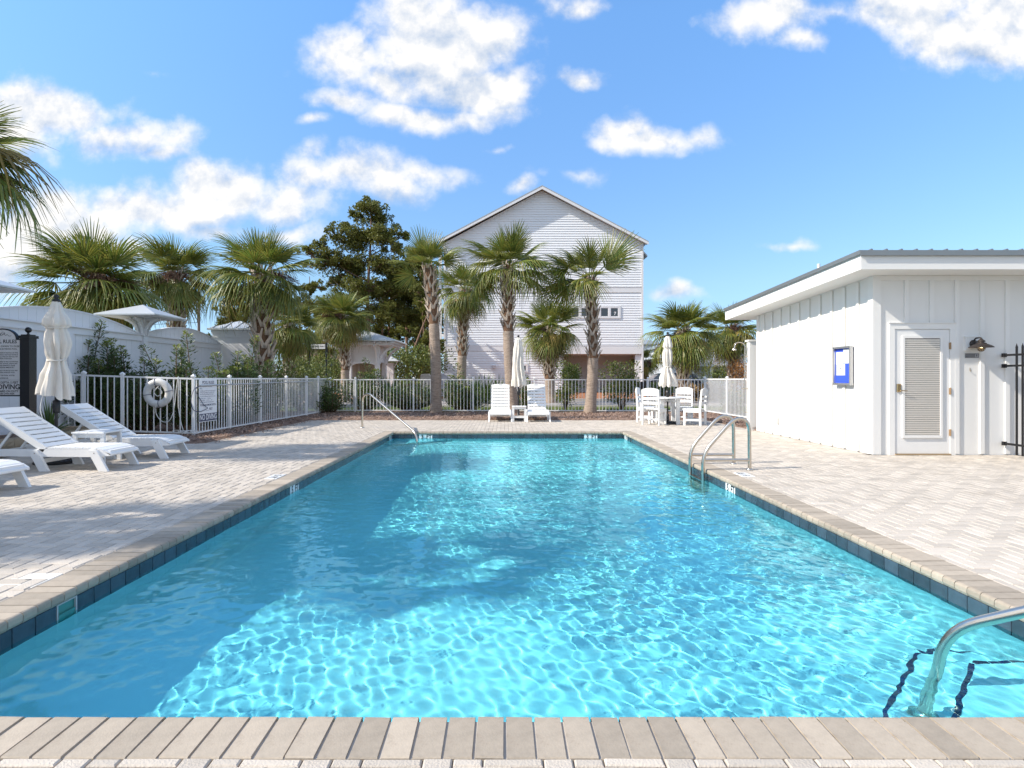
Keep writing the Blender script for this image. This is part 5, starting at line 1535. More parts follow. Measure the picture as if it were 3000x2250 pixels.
# porch edge seen along the left side, lower wing on the right
m_ = MB(); m_.box(hx(1284), hx(1292), HD + 0.3, HD + 0.6, hz_(1031), HEZ - 0.5); m_.box(hx(1284), hx(1299), HD + 0.3, HD + 6, hz_(1031), hz_(1018)); m_.box(hx(1292), hx(1299), HD + 0.3, HD + 0.5, hz_(985), hz_(978)); m_.box(hx(1284), hx(1299), HD + 0.3, HD + 6, hz_(860), hz_(845)); hp(m_, 'porch', M_htrim)
m_ = MB(); m_.box(HX1 - 0.02, hx(1893), HD + 1.0, HD + 9, 0, hz_(735)); hp(m_, 'side_wing', M_siding)
m_ = MB(); m_.add([(HX1, HD + .7, hz_(722)), (hx(1903), HD + .7, hz_(742)), (hx(1903), HD + 9, hz_(742)), (HX1, HD + 9, hz_(722)), (HX1, HD + .7, hz_(727)), (hx(1903), HD + .7, hz_(747)), (hx(1903), HD + 9, hz_(747)), (HX1, HD + 9, hz_(727))], [(0, 1, 2, 3), (4, 7, 6, 5), (0, 4, 5, 1), (1, 5, 6, 2)]); hp(m_, 'side_roof', M_hroof)

# ------------------------------------------------------------------ pavilion, kiosk, street sign
M_pav = mat('pavilion_white', (0.74, 0.73, 0.73), rough=0.5, var=0.03, vscale=2)
M_pavin = mat('pavilion_interior', (0.55, 0.47, 0.38), rough=0.8)
PX, PY = -8.32, 36.0
pv = empty('pavilion', (PX, PY, 0), 0, 'white open pavilion with hipped metal roof and curved brackets behind the palms', 'pavilion')
for sx in (-1, 1):
    for s_y in (-1, 1):
        m_ = MB(); m_.box(sx * 0.83 - 0.13, sx * 0.83 + 0.13, s_y * 1.0 - 0.13, s_y * 1.0 + 0.13, 0, 3.2); m_.box(sx * 0.83 - 0.18, sx * 0.83 + 0.18, s_y * 1.0 - 0.18, s_y * 1.0 + 0.18, 0, 0.25); m_.build('column', M_pav, pv)
m_ = MB(); m_.box(-1.75, 1.75, -1.75, 1.75, 3.17, 3.36); m_.build('beam', M_pav, pv)
m_ = MB(); hip_roof(m_, 0, 0, 2.1, 2.1, 3.44, 4.12, 0.06); prf = m_.build('roof', M_silver, pv)
seams(pv, 0, 0, 2.1, 2.1, 3.44, 4.12, 10, M_silver, lambda q: q.build('seam', M_silver, prf))
m_ = MB()
for i in range(12):
    a = -1.9 + 3.8 * i / 11
    m_.box(a - 0.03, a + 0.03, -2.0, -1.76, 3.26, 3.37); m_.box(1.76, 2.0, a - 0.03, a + 0.03, 3.26, 3.37)
m_.build('rafter_tails', M_pav, pv)
for s in (-1, 1):          # sided walls above an arch, front and right
    m_ = MB()
    nb = 11
    for i in range(nb):
        z0 = 2.2 + 0.96 * i / nb; z1 = 2.2 + 0.96 * (i + 1) / nb
        if s < 0: m_.add([(-0.7, -1.02, z0), (0.7, -1.02, z0), (0.7, -0.99, z1), (-0.7, -0.99, z1), (-0.7, -0.99, z0), (0.7, -0.99, z0)], [(0, 1, 2, 3), (4, 5, 1, 0)])
        else: m_.add([(0.85, -0.87, z0), (0.85, 0.87, z0), (0.82, 0.87, z1), (0.82, -0.87, z1), (0.82, -0.87, z0), (0.82, 0.87, z0)], [(0, 1, 2, 3), (4, 5, 1, 0)])
    o = m_.build('siding', M_pav, pv)
m_ = MB()
arcp = [(-0.7, 2.2), (-0.7, 1.95)] + [(0.7 * cos(radians(a)), 1.95 + 0.18 * sin(radians(a))) for a in range(170, 5, -20)] + [(0.7, 1.95), (0.7, 2.2)]
m_.prism(arcp, 'y', -1.03, -0.97); m_.build('arch', M_pav, pv)
m_ = MB(); m_.box(-0.70, 0.70, 0.95, 1.05, 0, 3.16); m_.box(-0.86, -0.80, -0.87, 0.87, 0, 3.16); m_.build('rear_wall', M_pavin, pv)
def curved_bracket(parent, x, y, dx, dy):
    m_ = MB(); pts = spline([(x + dx * 0.14, y + dy * 0.14, 2.1), (x + dx * 0.22, y + dy * 0.22, 2.45), (x + dx * 0.5, y + dy * 0.5, 2.85), (x + dx * 0.95, y + dy * 0.95, 3.16)], 5)
    for p, q in zip(pts, pts[1:]):
        m_.bar(p, q, 0.09, 0.13)
    m_.build('bracket', M_pav, parent)
for sx in (-1, 1):
    for s_y in (-1, 1):
        curved_bracket(pv, sx * 0.83, s_y * 1.0, sx, 0); curved_bracket(pv, sx * 0.83, s_y * 1.0, 0, s_y)
kk = empty('mail_kiosk', ((1139 - VX) * 40 / F, 40.3, 0), 0, 'small white kiosk with a little roof half hidden right of the pavilion', 'kiosk')
m_ = MB(); m_.box(-0.25, 0.30, -0.25, 0.25, 0, 2.3); m_.build('body', M_pav, kk)
m_ = MB(); hip_roof(m_, 0.1, 0, 0.6, 0.6, 2.42, 2.75); m_.build('roof', M_silver, kk)
for s in (-1, 1):
    m_ = MB(); m_.bar((0.1 + s * 0.25, -0.2, 2.0), (0.1 + s * 0.5, -0.2, 2.4), 0.06, 0.06); m_.build('bracket', M_pav, kk)
ss = empty('street_sign', ((931 - VX) * 30 / F, 30, 0), 0, 'white street name sign between black posts left of the pavilion', 'sign')
m_ = MB(); m_.box(-0.41, 0.41, -0.02, 0.02, 2.70, 3.0); m_.build('board', M_blackpost, ss)
m_ = MB(); m_.box(-0.38, 0.38, -0.023, -0.0205, 2.73, 2.97); m_.build('face', M_sign, ss)
me = text_mesh('VALDARE WAY', 0.105, name='lettering', bold=0.002); me.materials.append(M_black); o = link('lettering', me, ss); o.location = (0, -0.026, 2.85); o.rotation_euler = (pi / 2, 0, 0)
m_ = MB(); m_.box(-0.50, -0.40, -0.05, 0.05, 0, 3.3); m_.build('post', M_blackpost, ss)
m_ = MB(); m_.tube([(0.44, 0, 3.05), (0.44, 0, 0)], 0.045, 8); m_.build('post', M_blackpost, ss)

# ------------------------------------------------------------------ utility pole and wires, cabinets, car, far buildings
M_wood = mat('grey_pole_wood', (0.20, 0.165, 0.14), rough=0.85, var=0.2, vscale=6, stretch=(4, 4, 0.5))
up = empty('utility_pole', ((582.5 - VX) * 45 / F, 45, 0), 0, 'wooden utility pole with a rusty red box seen above the privacy wall', 'pole')
m_ = MB(); m_.tube([(0, 0, 0), (0, 0, 9.2)], [0.12, 0.085], 10); m_.build('shaft', M_wood, up)
m_ = MB(); m_.box(0.06, 0.36, -0.15, 0.15, 6.95, 7.5); m_.build('box', mat('rusty_red', (0.20, 0.06, 0.035), rough=0.7, var=0.2, vscale=4), up)
m_ = MB(); m_.tube(spline([(-0.1, -0.05, 7.3), (-0.3, -0.05, 7.1), (-0.28, -0.05, 6.8), (-0.1, -0.05, 6.5), (-0.1, -0.05, 5.5)]), 0.02, 5); m_.tube(spline([(-0.1, 0, 7.25), (-0.2, 0, 7.4), (-0.3, 0, 7.2), (-0.15, 0, 7.0)]), 0.015, 5); m_.build('cable_loop', M_blackpost, up)
for (pts, lab) in (([(0, 45, 5.5), (-9, 43, 5.0), (-20, 40, 4.9)], 'low black cable with a coil running left from the utility pole'), ([(0, 45, 7.2), (-6, 43, 5.6), (-14, 40, 4.4)], 'sloping black cable dropping left from the utility pole'),
                   ([(0, 45, 9.0), (-12, 45, 8.5), (-40, 44, 9.2)], 'high thin cable running left from the top of the utility pole')):
    m_ = MB(); m_.tube(spline([(up.location.x + p[0], p[1], p[2]) for p in pts], 8), 0.018, 5)
    if 'coil' in lab:
        cxx = up.location.x - 4.0
        m_.tube([(cxx + 0.35 * cos(a), 44.1, 5.12 + 0.3 * sin(a)) for a in [2 * pi * i / 14 for i in range(15)]], 0.018, 5)
    o = m_.build('cable', M_blackpost); tag(o, lab, 'cable', 'overhead cables')
M_cab = mat('beige_cabinet', (0.50, 0.47, 0.40), rough=0.5, var=0.05, vscale=3)
M_cabg = mat('grey_cabinet', (0.48, 0.49, 0.53), rough=0.5, var=0.05, vscale=3)
for (s, w, h, mm, lab) in ((1247, 0.30, 1.52, M_cab, 'beige utility cabinet left of the leftmost tall far palm'), (1307, 0.48, 1.55, M_cabg, 'grey utility cabinet with a sloped lid right of the leftmost tall far palm')):
    c = empty('utility_cabinet', ((s - VX) * 38 / F, 38, 0), 0, lab, 'utility box', 'utility cabinets across the street')
    m_ = MB(); m_.box(-w, w, -0.3, 0.3, 0, h - 0.14); m_.build('body', mm, c)
    m_ = MB(); m_.prism([(-w - 0.02, h - 0.14), (w + 0.02, h - 0.14), (w * 0.75, h), (-w * 0.75, h)], 'y', -0.32, 0.32); m_.build('lid', mm, c)
M_car = mat('dark_car_paint', (0.010, 0.014, 0.022), rough=0.15, coat=1.0)
M_tyre = mat('tyre_rubber', (0.02, 0.02, 0.02), rough=0.8)
car = empty('parked_car', (11.6, 42.0, 0), 0, 'dark SUV parked beyond the right hand dining table', 'car')
m_ = MB(); side = [(-2.25, 0.35), (-2.3, 0.75), (-2.2, 0.98), (-1.25, 1.08), (-0.75, 1.50), (-0.4, 1.60), (1.3, 1.62), (1.8, 1.52), (2.2, 1.02), (2.3, 0.8), (2.28, 0.35)]
vs = []
for (x, z) in side:
    iy = 0.90 if z < 1.1 else 0.70
    vs += [(x, -iy, z), (x, iy, z)]
n = len(side)
m_.add(vs, [tuple(2 * i for i in range(n)), tuple(2 * i + 1 for i in reversed(range(n)))] + [(2 * i + 1, 2 * ((i + 1) % n) + 1, 2 * ((i + 1) % n), 2 * i) for i in range(n)], False); m_.build('body', M_car, car)
for (a, b, c_, d_) in ((-1.1, -0.72, -0.3, -0.3), (-0.22, -0.22, 0.62, 0.62), (0.70, 0.70, 1.72, 1.5)):
    m_ = MB(); m_.add([(a, -0.885, 1.12), (c_ if c_ != d_ else c_, -0.885, 1.12), (d_, -0.735, 1.53), (b, -0.735, 1.53)], [(0, 1, 2, 3)])
    m_.add([(a, -0.905, 1.11), (c_, -0.905, 1.11), (d_, -0.75, 1.53), (b, -0.75, 1.53)], [(0, 1, 2, 3)]); m_.build('side_window', M_glass_dark, car)
for x in (-1.45, 1.45):
    for y in (-0.82, 0.82):
        m_ = MB(); m_.lathe([(0.20, -0.11), (0.34, -0.11), (0.36, -0.06), (0.36, 0.06), (0.34, 0.11), (0.20, 0.11)], 18, (x, y, 0.36), Matrix.Rotation(pi / 2, 4, 'X')); w0 = m_.build('wheel', M_tyre, car)
        m_ = MB(); m_.lathe([(0.02, -0.10), (0.21, -0.09), (0.22, 0.09)], 12, (x, y, 0.36), Matrix.Rotation(-pi / 2 if y < 0 else pi / 2, 4, 'X')); m_.build('rim', M_alu, w0)
M_far = mat('far_white_house', (0.66, 0.68, 0.74), rough=0.6, var=0.04, vscale=0.6)
def far_house(loc, w, d, h, rh, label, windows, cols=0):
    r = empty('distant_house', loc, 0, label, 'house', 'white houses far behind on the right')
    m_ = MB(); m_.box(-w / 2, w / 2, 0, d, 0, h); m_.build('wall', M_far, r)
    m_ = MB(); hip_roof(m_, 0, d / 2, w / 2 + 0.5, d / 2 + 0.5, h + 0.12, h + rh, 0.15, w * 0.2); m_.build('roof', M_hroof if cols == 0 else M_silver, r)
    for (x, z, ww, hh) in windows:
        m_ = MB(); m_.box(x - ww / 2 - 0.1, x + ww / 2 + 0.1, -0.06, -0.001, z - hh / 2 - 0.1, z + hh / 2 + 0.1); f = m_.build('window', M_htrim, r)
        m_ = MB(); m_.box(x - ww / 2, x + ww / 2, -0.08, -0.061, z - hh / 2, z + hh / 2); m_.build('pane', M_glass_dark, f)
    if cols:
        m_ = MB(); m_.box(-w / 2, w / 2, -2.2, -0.01, 2.55, 2.85); m_.build('porch_roof', M_htrim, r)
        for i in range(cols):
            x = -w / 2 + 0.3 + (w - 0.6) * i / (cols - 1)
            m_ = MB(); m_.box(x - 0.15, x + 0.15, -2.1, -1.8, 0, 2.549); m_.build('porch_column', M_htrim, r)
far_house((22.6, 66, 0), 8.6, 8, 3.6, 1.4, 'low white house with a columned porch seen behind the right palm', [(-2.2, 1.5, 0.9, 1.2), (1.0, 1.5, 0.9, 1.2)], 5)
far_house((27.5, 82, 0), 12, 8, 5.4, 1.6, 'taller pale house rising behind the porch house on the right', [(-3, 3.8, 1.0, 1.4), (0, 3.8, 1.0, 1.4), (3, 3.8, 1.0, 1.4)])
far_house((24.4, 100, 0), 4.4, 6, 7.0, 1.0, 'pale distant house showing just right of the tall gabled house', [(-1, 5.0, 0.8, 1.4), (1, 5.0, 0.8, 1.4)])
tn = empty('tan_building', ((900 - VX) * 62 / F, 62, 0), 0, 'low tan building glimpsed between palm trunks left of the street sign', 'building')
m_ = MB(); m_.box(-2.6, 2.6, 0, 6, 0, 4.3); m_.build('wall', mat('tan_stucco', (0.42, 0.31, 0.22), rough=0.9, var=0.08, vscale=1), tn)
m_ = MB(); m_.box(-2.8, 2.8, -0.2, 6.2, 4.301, 4.6); m_.build('parapet', M_cab, tn)
m_ = MB(); m_.box(1.4, 2.6, -0.03, -0.001, 1.4, 2.9); m_.build('window', M_glass_dark, tn)
# ------------------------------------------------------------------ vegetation
GREEN = (0.118, 0.172, 0.030)
M_frond = mat('palm_frond', GREEN, rough=0.42, per_obj=0.30, per_island=0.25, warm=(0.27, 0.25, 0.05), transl=0.32, spec=0.5)
M_frond_y = mat('yellow_frond', (0.27, 0.20, 0.045), rough=0.55, per_obj=0.25, per_island=0.3, transl=0.25)
M_frond_d = mat('dead_frond', (0.24, 0.155, 0.075), rough=0.8, per_obj=0.25, per_island=0.35, transl=0.1)
M_trunk = mat('palm_trunk', (0.35, 0.275, 0.22), rough=0.95, var=0.5, vscale=3.0, stretch=(2, 2, 9), bump=1.0, bscale=9, dirt=(0.15, 0.105, 0.08), dscale=4, dthr=(0.48, 0.66), dmax=0.7)
M_fibre = mat('palm_fibre', (0.17, 0.095, 0.055), rough=0.95, var=0.4, vscale=18)
M_boot = mat('palm_boot', (0.44, 0.365, 0.295), rough=0.85, var=0.2, vscale=10, per_obj=0.25)
M_seed = mat('seed_stalk', (0.20, 0.11, 0.075), rough=0.9, per_island=0.3)

def frond_mesh(seed, R, pet, droop, tip, n, spread, fold, m):
    rr = random.Random(seed)
    mb = MB()
    # petiole
    pts = [(0, 0, 0), (pet * 0.5, 0, -0.02 * pet), (pet, 0, -0.10 * pet)]
    mb.tube(pts, [0.022, 0.014, 0.010], 5, False)
    ox, oz = pet, -0.10 * pet
    dth = 2 * spread / n
    for i in range(n):
        th = -spread + dth * (i + 0.5) + rr.uniform(-0.25, 0.25) * dth
        u = abs(th) / spread
        ln = R * (1.0 - 0.30 * u * u) * rr.uniform(0.88, 1.06)
        costa = R * 0.30 * max(0.0, 1 - u)            # the midrib runs on into the blade
        tw = rr.uniform(-0.03, 0.03)
        tdr = tip * rr.uniform(0.5, 1.6)
        side = rr.uniform(-0.15, 0.15)
        rings = []
        for s, wf in ((0.03, 1.0), (0.38, 1.0), (0.58, 0.84), (0.80, 0.52), (1.0, 0.08)):
            r = ln * s
            a = th + side * max(0, s - 0.5) ** 2
            x = ox + costa * min(1, s * 1.6) * 0.55 + cos(a) * r
            y = sin(a) * r
            z = oz - droop * R * 0.55 * ((x - ox) / R if x > ox else 0.0) ** 2 - fold * abs(y) - 0.25 * droop * abs(y) ** 1.6 / R ** 0.6
            z -= tdr * R * max(0.0, s - 0.5) ** 2 * 2.0
            w = 2 * min(r, ln * 0.38) * sin(dth / 2) * 1.04 * wf + 0.003
            nx, ny = -sin(a), cos(a)
            rings.append(((x - nx * w / 2, y - ny * w / 2, z - w * 0.22 + tw * w), (x, y, z + w * 0.12), (x + nx * w / 2, y + ny * w / 2, z - w * 0.22 - tw * w)))
        vs = [p for rg in rings for p in rg]
        fs = []
        for k in range(len(rings) - 1):
            for q in (0, 1):
                fs.append((k * 3 + q, k * 3 + q + 1, k * 3 + q + 4, k * 3 + q + 3))
        mb.add(vs, fs)
    return mb.mesh('frond', m)
FR = {
    'up':   [frond_mesh(100 + i, 0.86, 0.50, 0.04, 0.10, 26, 1.2, 0.0, M_frond) for i in range(3)],
    'mid':  [frond_mesh(110 + i, 0.92, 0.70, 0.25, 0.30, 28, 1.65, 0.05, M_frond) for i in range(4)],
    'low':  [frond_mesh(120 + i, 0.92, 0.75, 0.55, 0.75, 28, 1.75, 0.15, M_frond) for i in range(4)],
    'yel':  [frond_mesh(130 + i, 0.88, 0.75, 0.7, 0.9, 26, 1.65, 0.25, M_frond_y) for i in range(2)],
    'dead': [frond_mesh(140 + i, 0.80, 0.60, 1.50, 1.2, 26, 1.5, 0.75, M_frond_d) for i in range(3)],
}
def boot_mesh(seed):
    rr = random.Random(seed); mb = MB()
    L_ = 0.33
    # a wide clasping base that splits into two prongs, leaning off the trunk (local x = outward, y = sideways)
    for s in (-1, 1):
        p0 = Vector((0.005, 0, 0)); p1 = Vector((0.030, s * 0.055, L_ * 0.45)); p2 = Vector((0.065 + rr.uniform(-.01, .03), s * (0.125 + rr.uniform(-.01, .02)), L_ * rr.uniform(0.9, 1.05)))
        vs = []
        for p, w, t in ((p0, 0.090, 0.024), (p1, 0.062, 0.022), (p2, 0.034, 0.012)):
            vs += [p + Vector((-t, -w / 2, 0)), p + Vector((-t, w / 2, 0)), p + Vector((t * 0.5, w / 2, 0)), p + Vector((t * 0.5, -w / 2, 0))]
        fs = [(3, 2, 1, 0), (8, 9, 10, 11)]
        for k in range(2):
            for q in range(4):
                fs.append((k * 4 + q, k * 4 + (q + 1) % 4, k * 4 + 4 + (q + 1) % 4, k * 4 + 4 + q))
        mb.add(vs, fs)
    return mb.mesh('boot', M_boot)
BOOTS = [boot_mesh(i) for i in range(4)]
def stalk_mesh(seed):
    rr = random.Random(seed); mb = MB()
    for i in range(46):
        a = rr.uniform(-0.6, 0.6); e = rr.uniform(-0.5, 0.7)
        L_ = rr.uniform(0.5, 0.95)
        p = [(0, 0, 0), (L_ * 0.5 * cos(a), L_ * 0.5 * sin(a), L_ * 0.25 * e), (L_ * cos(a) * 0.95, L_ * sin(a), L_ * 0.2 * e - 0.3 * L_)]
        mb.tube(spline(p, 3), 0.005, 3, False)
        for k in range(5):
            q = Vector(p[1]).lerp(Vector(p[2]), rr.random()); d = Vector((rr.uniform(-.1, .1), rr.uniform(-.1, .1), rr.uniform(-.1, .05)))
            mb.tube([q, q + d], 0.005, 3, False)
    return mb.mesh('seed_stalk', M_seed)
STALK = [stalk_mesh(i) for i in range(2)]

def palm(base, top, r0, r1, label, nf=26, fs=1.0, boots=(0.55, 1.0), dead=0, yel=0, stalks=0, emin=-38, seed=0, extra=(), bscale=1.0, cr_el=84, group='sabal palms', bare=None):
    rr = random.Random(seed * 17 + 5)
    base = Vector(base); top = Vector(top)
    r = empty('palm_tree', base, 0, label, 'palm tree', group)
    t = top - base
    bend = Vector((rr.uniform(-.12, .12), rr.uniform(-.1, .1), 0))
    def P(s): return t * s + bend * (4 * s * (1 - s)) 
    def Rr(s): return (r0 + (r1 - r0) * s) * (1 + 0.25 * max(0, 0.12 - s) / 0.12 + 0.02 * sin(s * 60))
    mb = MB()
    N = 96
    mb.tube([P(i / N) - Vector((0, 0, 0.1 if i == 0 else 0)) for i in range(N + 1)], [Rr(i / N) * (1 if (i / N) < boots[0] else 0.86) * (1 + (0.022 if i % 3 == 0 else -0.006)) for i in range(N + 1)], 16)
    tr = mb.build('trunk', M_trunk, r)
    Ht = t.length
    z = boots[0] * Ht; k = 0
    if boots[0] < 1:
        mb = MB(); i0 = int(boots[0] * N) + 1
        mb.tube([P(i / N) for i in range(i0, N + 1)], [Rr(i / N) * 0.90 for i in range(i0, N + 1)], 12, False)
        mb.build('fibre', M_fibre, tr)
    while z < boots[1] * Ht:
        s = z / Ht; a = k * 2.39996 + rr.uniform(-.15, .15)
        o = link('boot', BOOTS[k % 4], tr)
        p = P(s); rad = Rr(s) * 0.92
        o.location = p + Vector((rad * cos(a), rad * sin(a), 0))
        o.rotation_euler = (rr.uniform(-.1, .1), rr.uniform(-0.05, 0.22), a)
        q = bscale * rr.uniform(0.85, 1.15) * (Rr(s) / 0.20) ** 0.6
        o.scale = (q, q, q)
        z += 0.050 * bscale * (0.20 / Rr(s)) ** 0.6; k += 1
    def frond(kind, az, el, sc, roll=None):
        o = link('frond', rr.choice(FR[kind]), r)
        o.location = t + Vector((0.06 * cos(az), 0.06 * sin(az), rr.uniform(-0.12, 0.05)))
        M = Matrix.Rotation(az, 3, 'Z') @ Matrix.Rotation(-el, 3, 'Y') @ Matrix.Rotation(rr.uniform(-.35, .35) if roll is None else roll, 3, 'X')
        o.rotation_euler = M.to_euler(); o.scale = (sc, sc, sc)
        return o
    nf = int(nf * 1.5)
    for i in range(nf):
        u = (i + 0.5) / nf
        el = radians(cr_el - (cr_el - emin) * u ** 0.85 + rr.uniform(-13, 13))
        az = i * 2.39996 + rr.uniform(-.3, .3)
        if bare is not None and el < radians(62) and cos(az - radians(bare)) > 0.35:
            continue                      # side of the crown that carries no fronds
        kind = 'up' if el > radians(58) else ('mid' if el > radians(8) else 'low')
        frond(kind, az, el, fs * rr.uniform(0.78, 1.14))
    for i in range(yel):
        frond('yel', rr.uniform(0, 2 * pi), radians(rr.uniform(-45, -8)), fs * rr.uniform(0.8, 1.0))
    for i in range(dead):
        frond('dead', rr.uniform(0, 2 * pi), radians(rr.uniform(-75, -40)), fs * rr.uniform(0.75, 1.0))
    for ex in extra:
        frond(ex[0], radians(ex[1]), radians(ex[2]), ex[3], radians(ex[4]) if len(ex) > 4 else None)
    for i in range(stalks):
        o = link('seed_stalk', STALK[i % 2], r); az = rr.uniform(0, 2 * pi)
        o.location = t + Vector((0, 0, -0.1)); o.rotation_euler = (Matrix.Rotation(az, 3, 'Z') @ Matrix.Rotation(radians(rr.uniform(-25, 20)), 3, 'Y')).to_euler(); q = fs * 1.25; o.scale = (q, q, q)
    return r
def SX(s, d): return (s - VX) * d / F
def SZ(s, d): return HC + (HY - s) * d / F
# inside the far fence
palm((SX(1277, 20.4), 20.4, 0), (SX(1253, 20.4), 20.4, SZ(778, 20.4)), 0.185, 0.175, 'slim palm at the left of the tall far row leaning slightly left', 13, 0.72, (0.60, 1.0), 0, 0, 0, 18, 1, [('up', 178, 78, 1.0, 90), ('up', 10, 80, .95, 80), ('mid', 182, -24, .7, 70), ('mid', 0, 20, .75, 80)])
palm((SX(1502, 21.0), 20.1, 0), (SX(1488, 20.4), 20.3, SZ(778, 20.4)), 0.19, 0.18, 'tall palm rising behind the left central lounger', 24, 0.96, (0.55, 1.0), 0, 0, 0, -32, 2, [('mid', -4, 12, 1.0), ('low', -8, -12, 1.0), ('low', 176, -28, .95)])
palm((SX(1728, 20.4), 20.4, 0), (SX(1728, 20.4), 20.4, SZ(812, 20.4)), 0.185, 0.17, 'tall palm right of the central loungers with one stray frond held up to the right', 20, 0.92, (0.40, 1.0), 0, 0, 0, -30, 3, [('up', 0, 46, 1.55, 88), ('up', 2, 38, 1.2, 60), ('low', 172, 18, 1.1), ('low', 183, -5, 1.15), ('mid', 178, -20, 1.1, 80), ('mid', 190, 35, 1.1)], bare=0)
# beyond the far fence
palm((SX(1352, 27), 27, 0), (SX(1364, 27), 27, SZ(848, 27)), 0.22, 0.20, 'shaggy palm with a dark scaly trunk between the two left tall palms', 24, 0.95, (0.42, 1.0), 3, 2, 1, -55, 4, bscale=0.9)
palm((SX(1615, 31), 31, 0), (SX(1608, 31), 31, SZ(962, 31)), 0.28, 0.25, 'squat palm with a brown skirt of dead fronds in front of the house', 26, 1.12, (0.30, 1.0), 30, 5, 2, -40, 5)
palm((SX(2004, 31), 31, 0), (SX(2004, 31), 31, SZ(968, 31)), 0.24, 0.26, 'bushy palm behind the right closed umbrella', 34, 1.22, (0.0, 1.0), 18, 10, 1, -58, 6, bscale=1.1)
palm((SX(2143, 35), 35, 0), (SX(2140, 35), 35, SZ(962, 35)), 0.24, 0.24, 'palm with dry brown lower fronds behind the outdoor shower', 28, 1.2, (0.1, 1.0), 22, 3, 2, -45, 7)
palm((SX(1888, 50), 50, 0), (SX(1890, 50), 50, SZ(1058, 50)), 0.22, 0.22, 'small dark palm peeping out right of the house corner post', 18, 0.95, (0.1, 1.0), 4, 2, 1, -45, 8)
palm((SX(1010, 33), 33, 0), (SX(1003, 33), 33, SZ(925, 33)), 0.24, 0.21, 'windswept golden palm in front of the pavilion', 34, 1.12, (0.35, 1.0), 3, 8, 3, -48, 9)
palm((SX(852, 28), 28, 0), (SX(846, 28), 28, SZ(950, 28)), 0.22, 0.21, 'smaller palm right of the stout patterned trunk', 30, 1.02, (0.15, 1.0), 3, 6, 1, -58, 10)
palm((SX(782, 18.4), 18.4, 0), (SX(766, 18.4), 18.4, SZ(800, 18.4)), 0.23, 0.25, 'stout palm with a bold crisscross trunk beside the white pier', 27, 1.02, (0.12, 1.0), 1, 3, 1, -42, 11, [('low', 188, -18, 1.15), ('yel', 196, -32, 1.05), ('low', -20, -30, 1.15), ('mid', 170, 18, 1.1)], bscale=1.15)
palm((SX(524, 24), 24, 0), (SX(516, 24), 24, SZ(800, 24)), 0.27, 0.26, 'palm with a scaly trunk rising behind the lantern post', 30, 1.05, (0.2, 1.0), 3, 2, 3, -48, 12, bscale=1.1)
palm((SX(292, 17.2), 17.2, 0), (SX(278, 17.2), 17.2, SZ(828, 17.2)), 0.28, 0.25, 'broad windswept palm behind the nearest arched wall panel', 46, 1.16, (0.3, 1.0), 2, 6, 4, -62, 13, bscale=1.1)
palm((-8.55, 8.6, 0.1), (-8.42, 8.5, 4.62), 0.21, 0.19, 'nearby palm whose drooping frond tips enter at the upper left border', 22, 0.85, (0.5, 1.0), 1, 3, 1, -45, 14, [('yel', -4, 4, 1.15), ('low', -8, -14, 1.2), ('up', 10, 30, 0.9)])
palm((-8.3, 3.55, 0.1), (-8.25, 3.58, 4.05), 0.21, 0.19, 'palm outside the left border shading the deck', 18, 0.70, (0.5, 1.0), 1, 1, 0, -40, 15)
palm((-8.8, 2.85, 0.1), (-8.7, 2.95, 5.9), 0.16, 0.14, 'taller palm outside the left border shading the pool', 18, 0.68, (0.5, 1.0), 0, 1, 0, -35, 16)

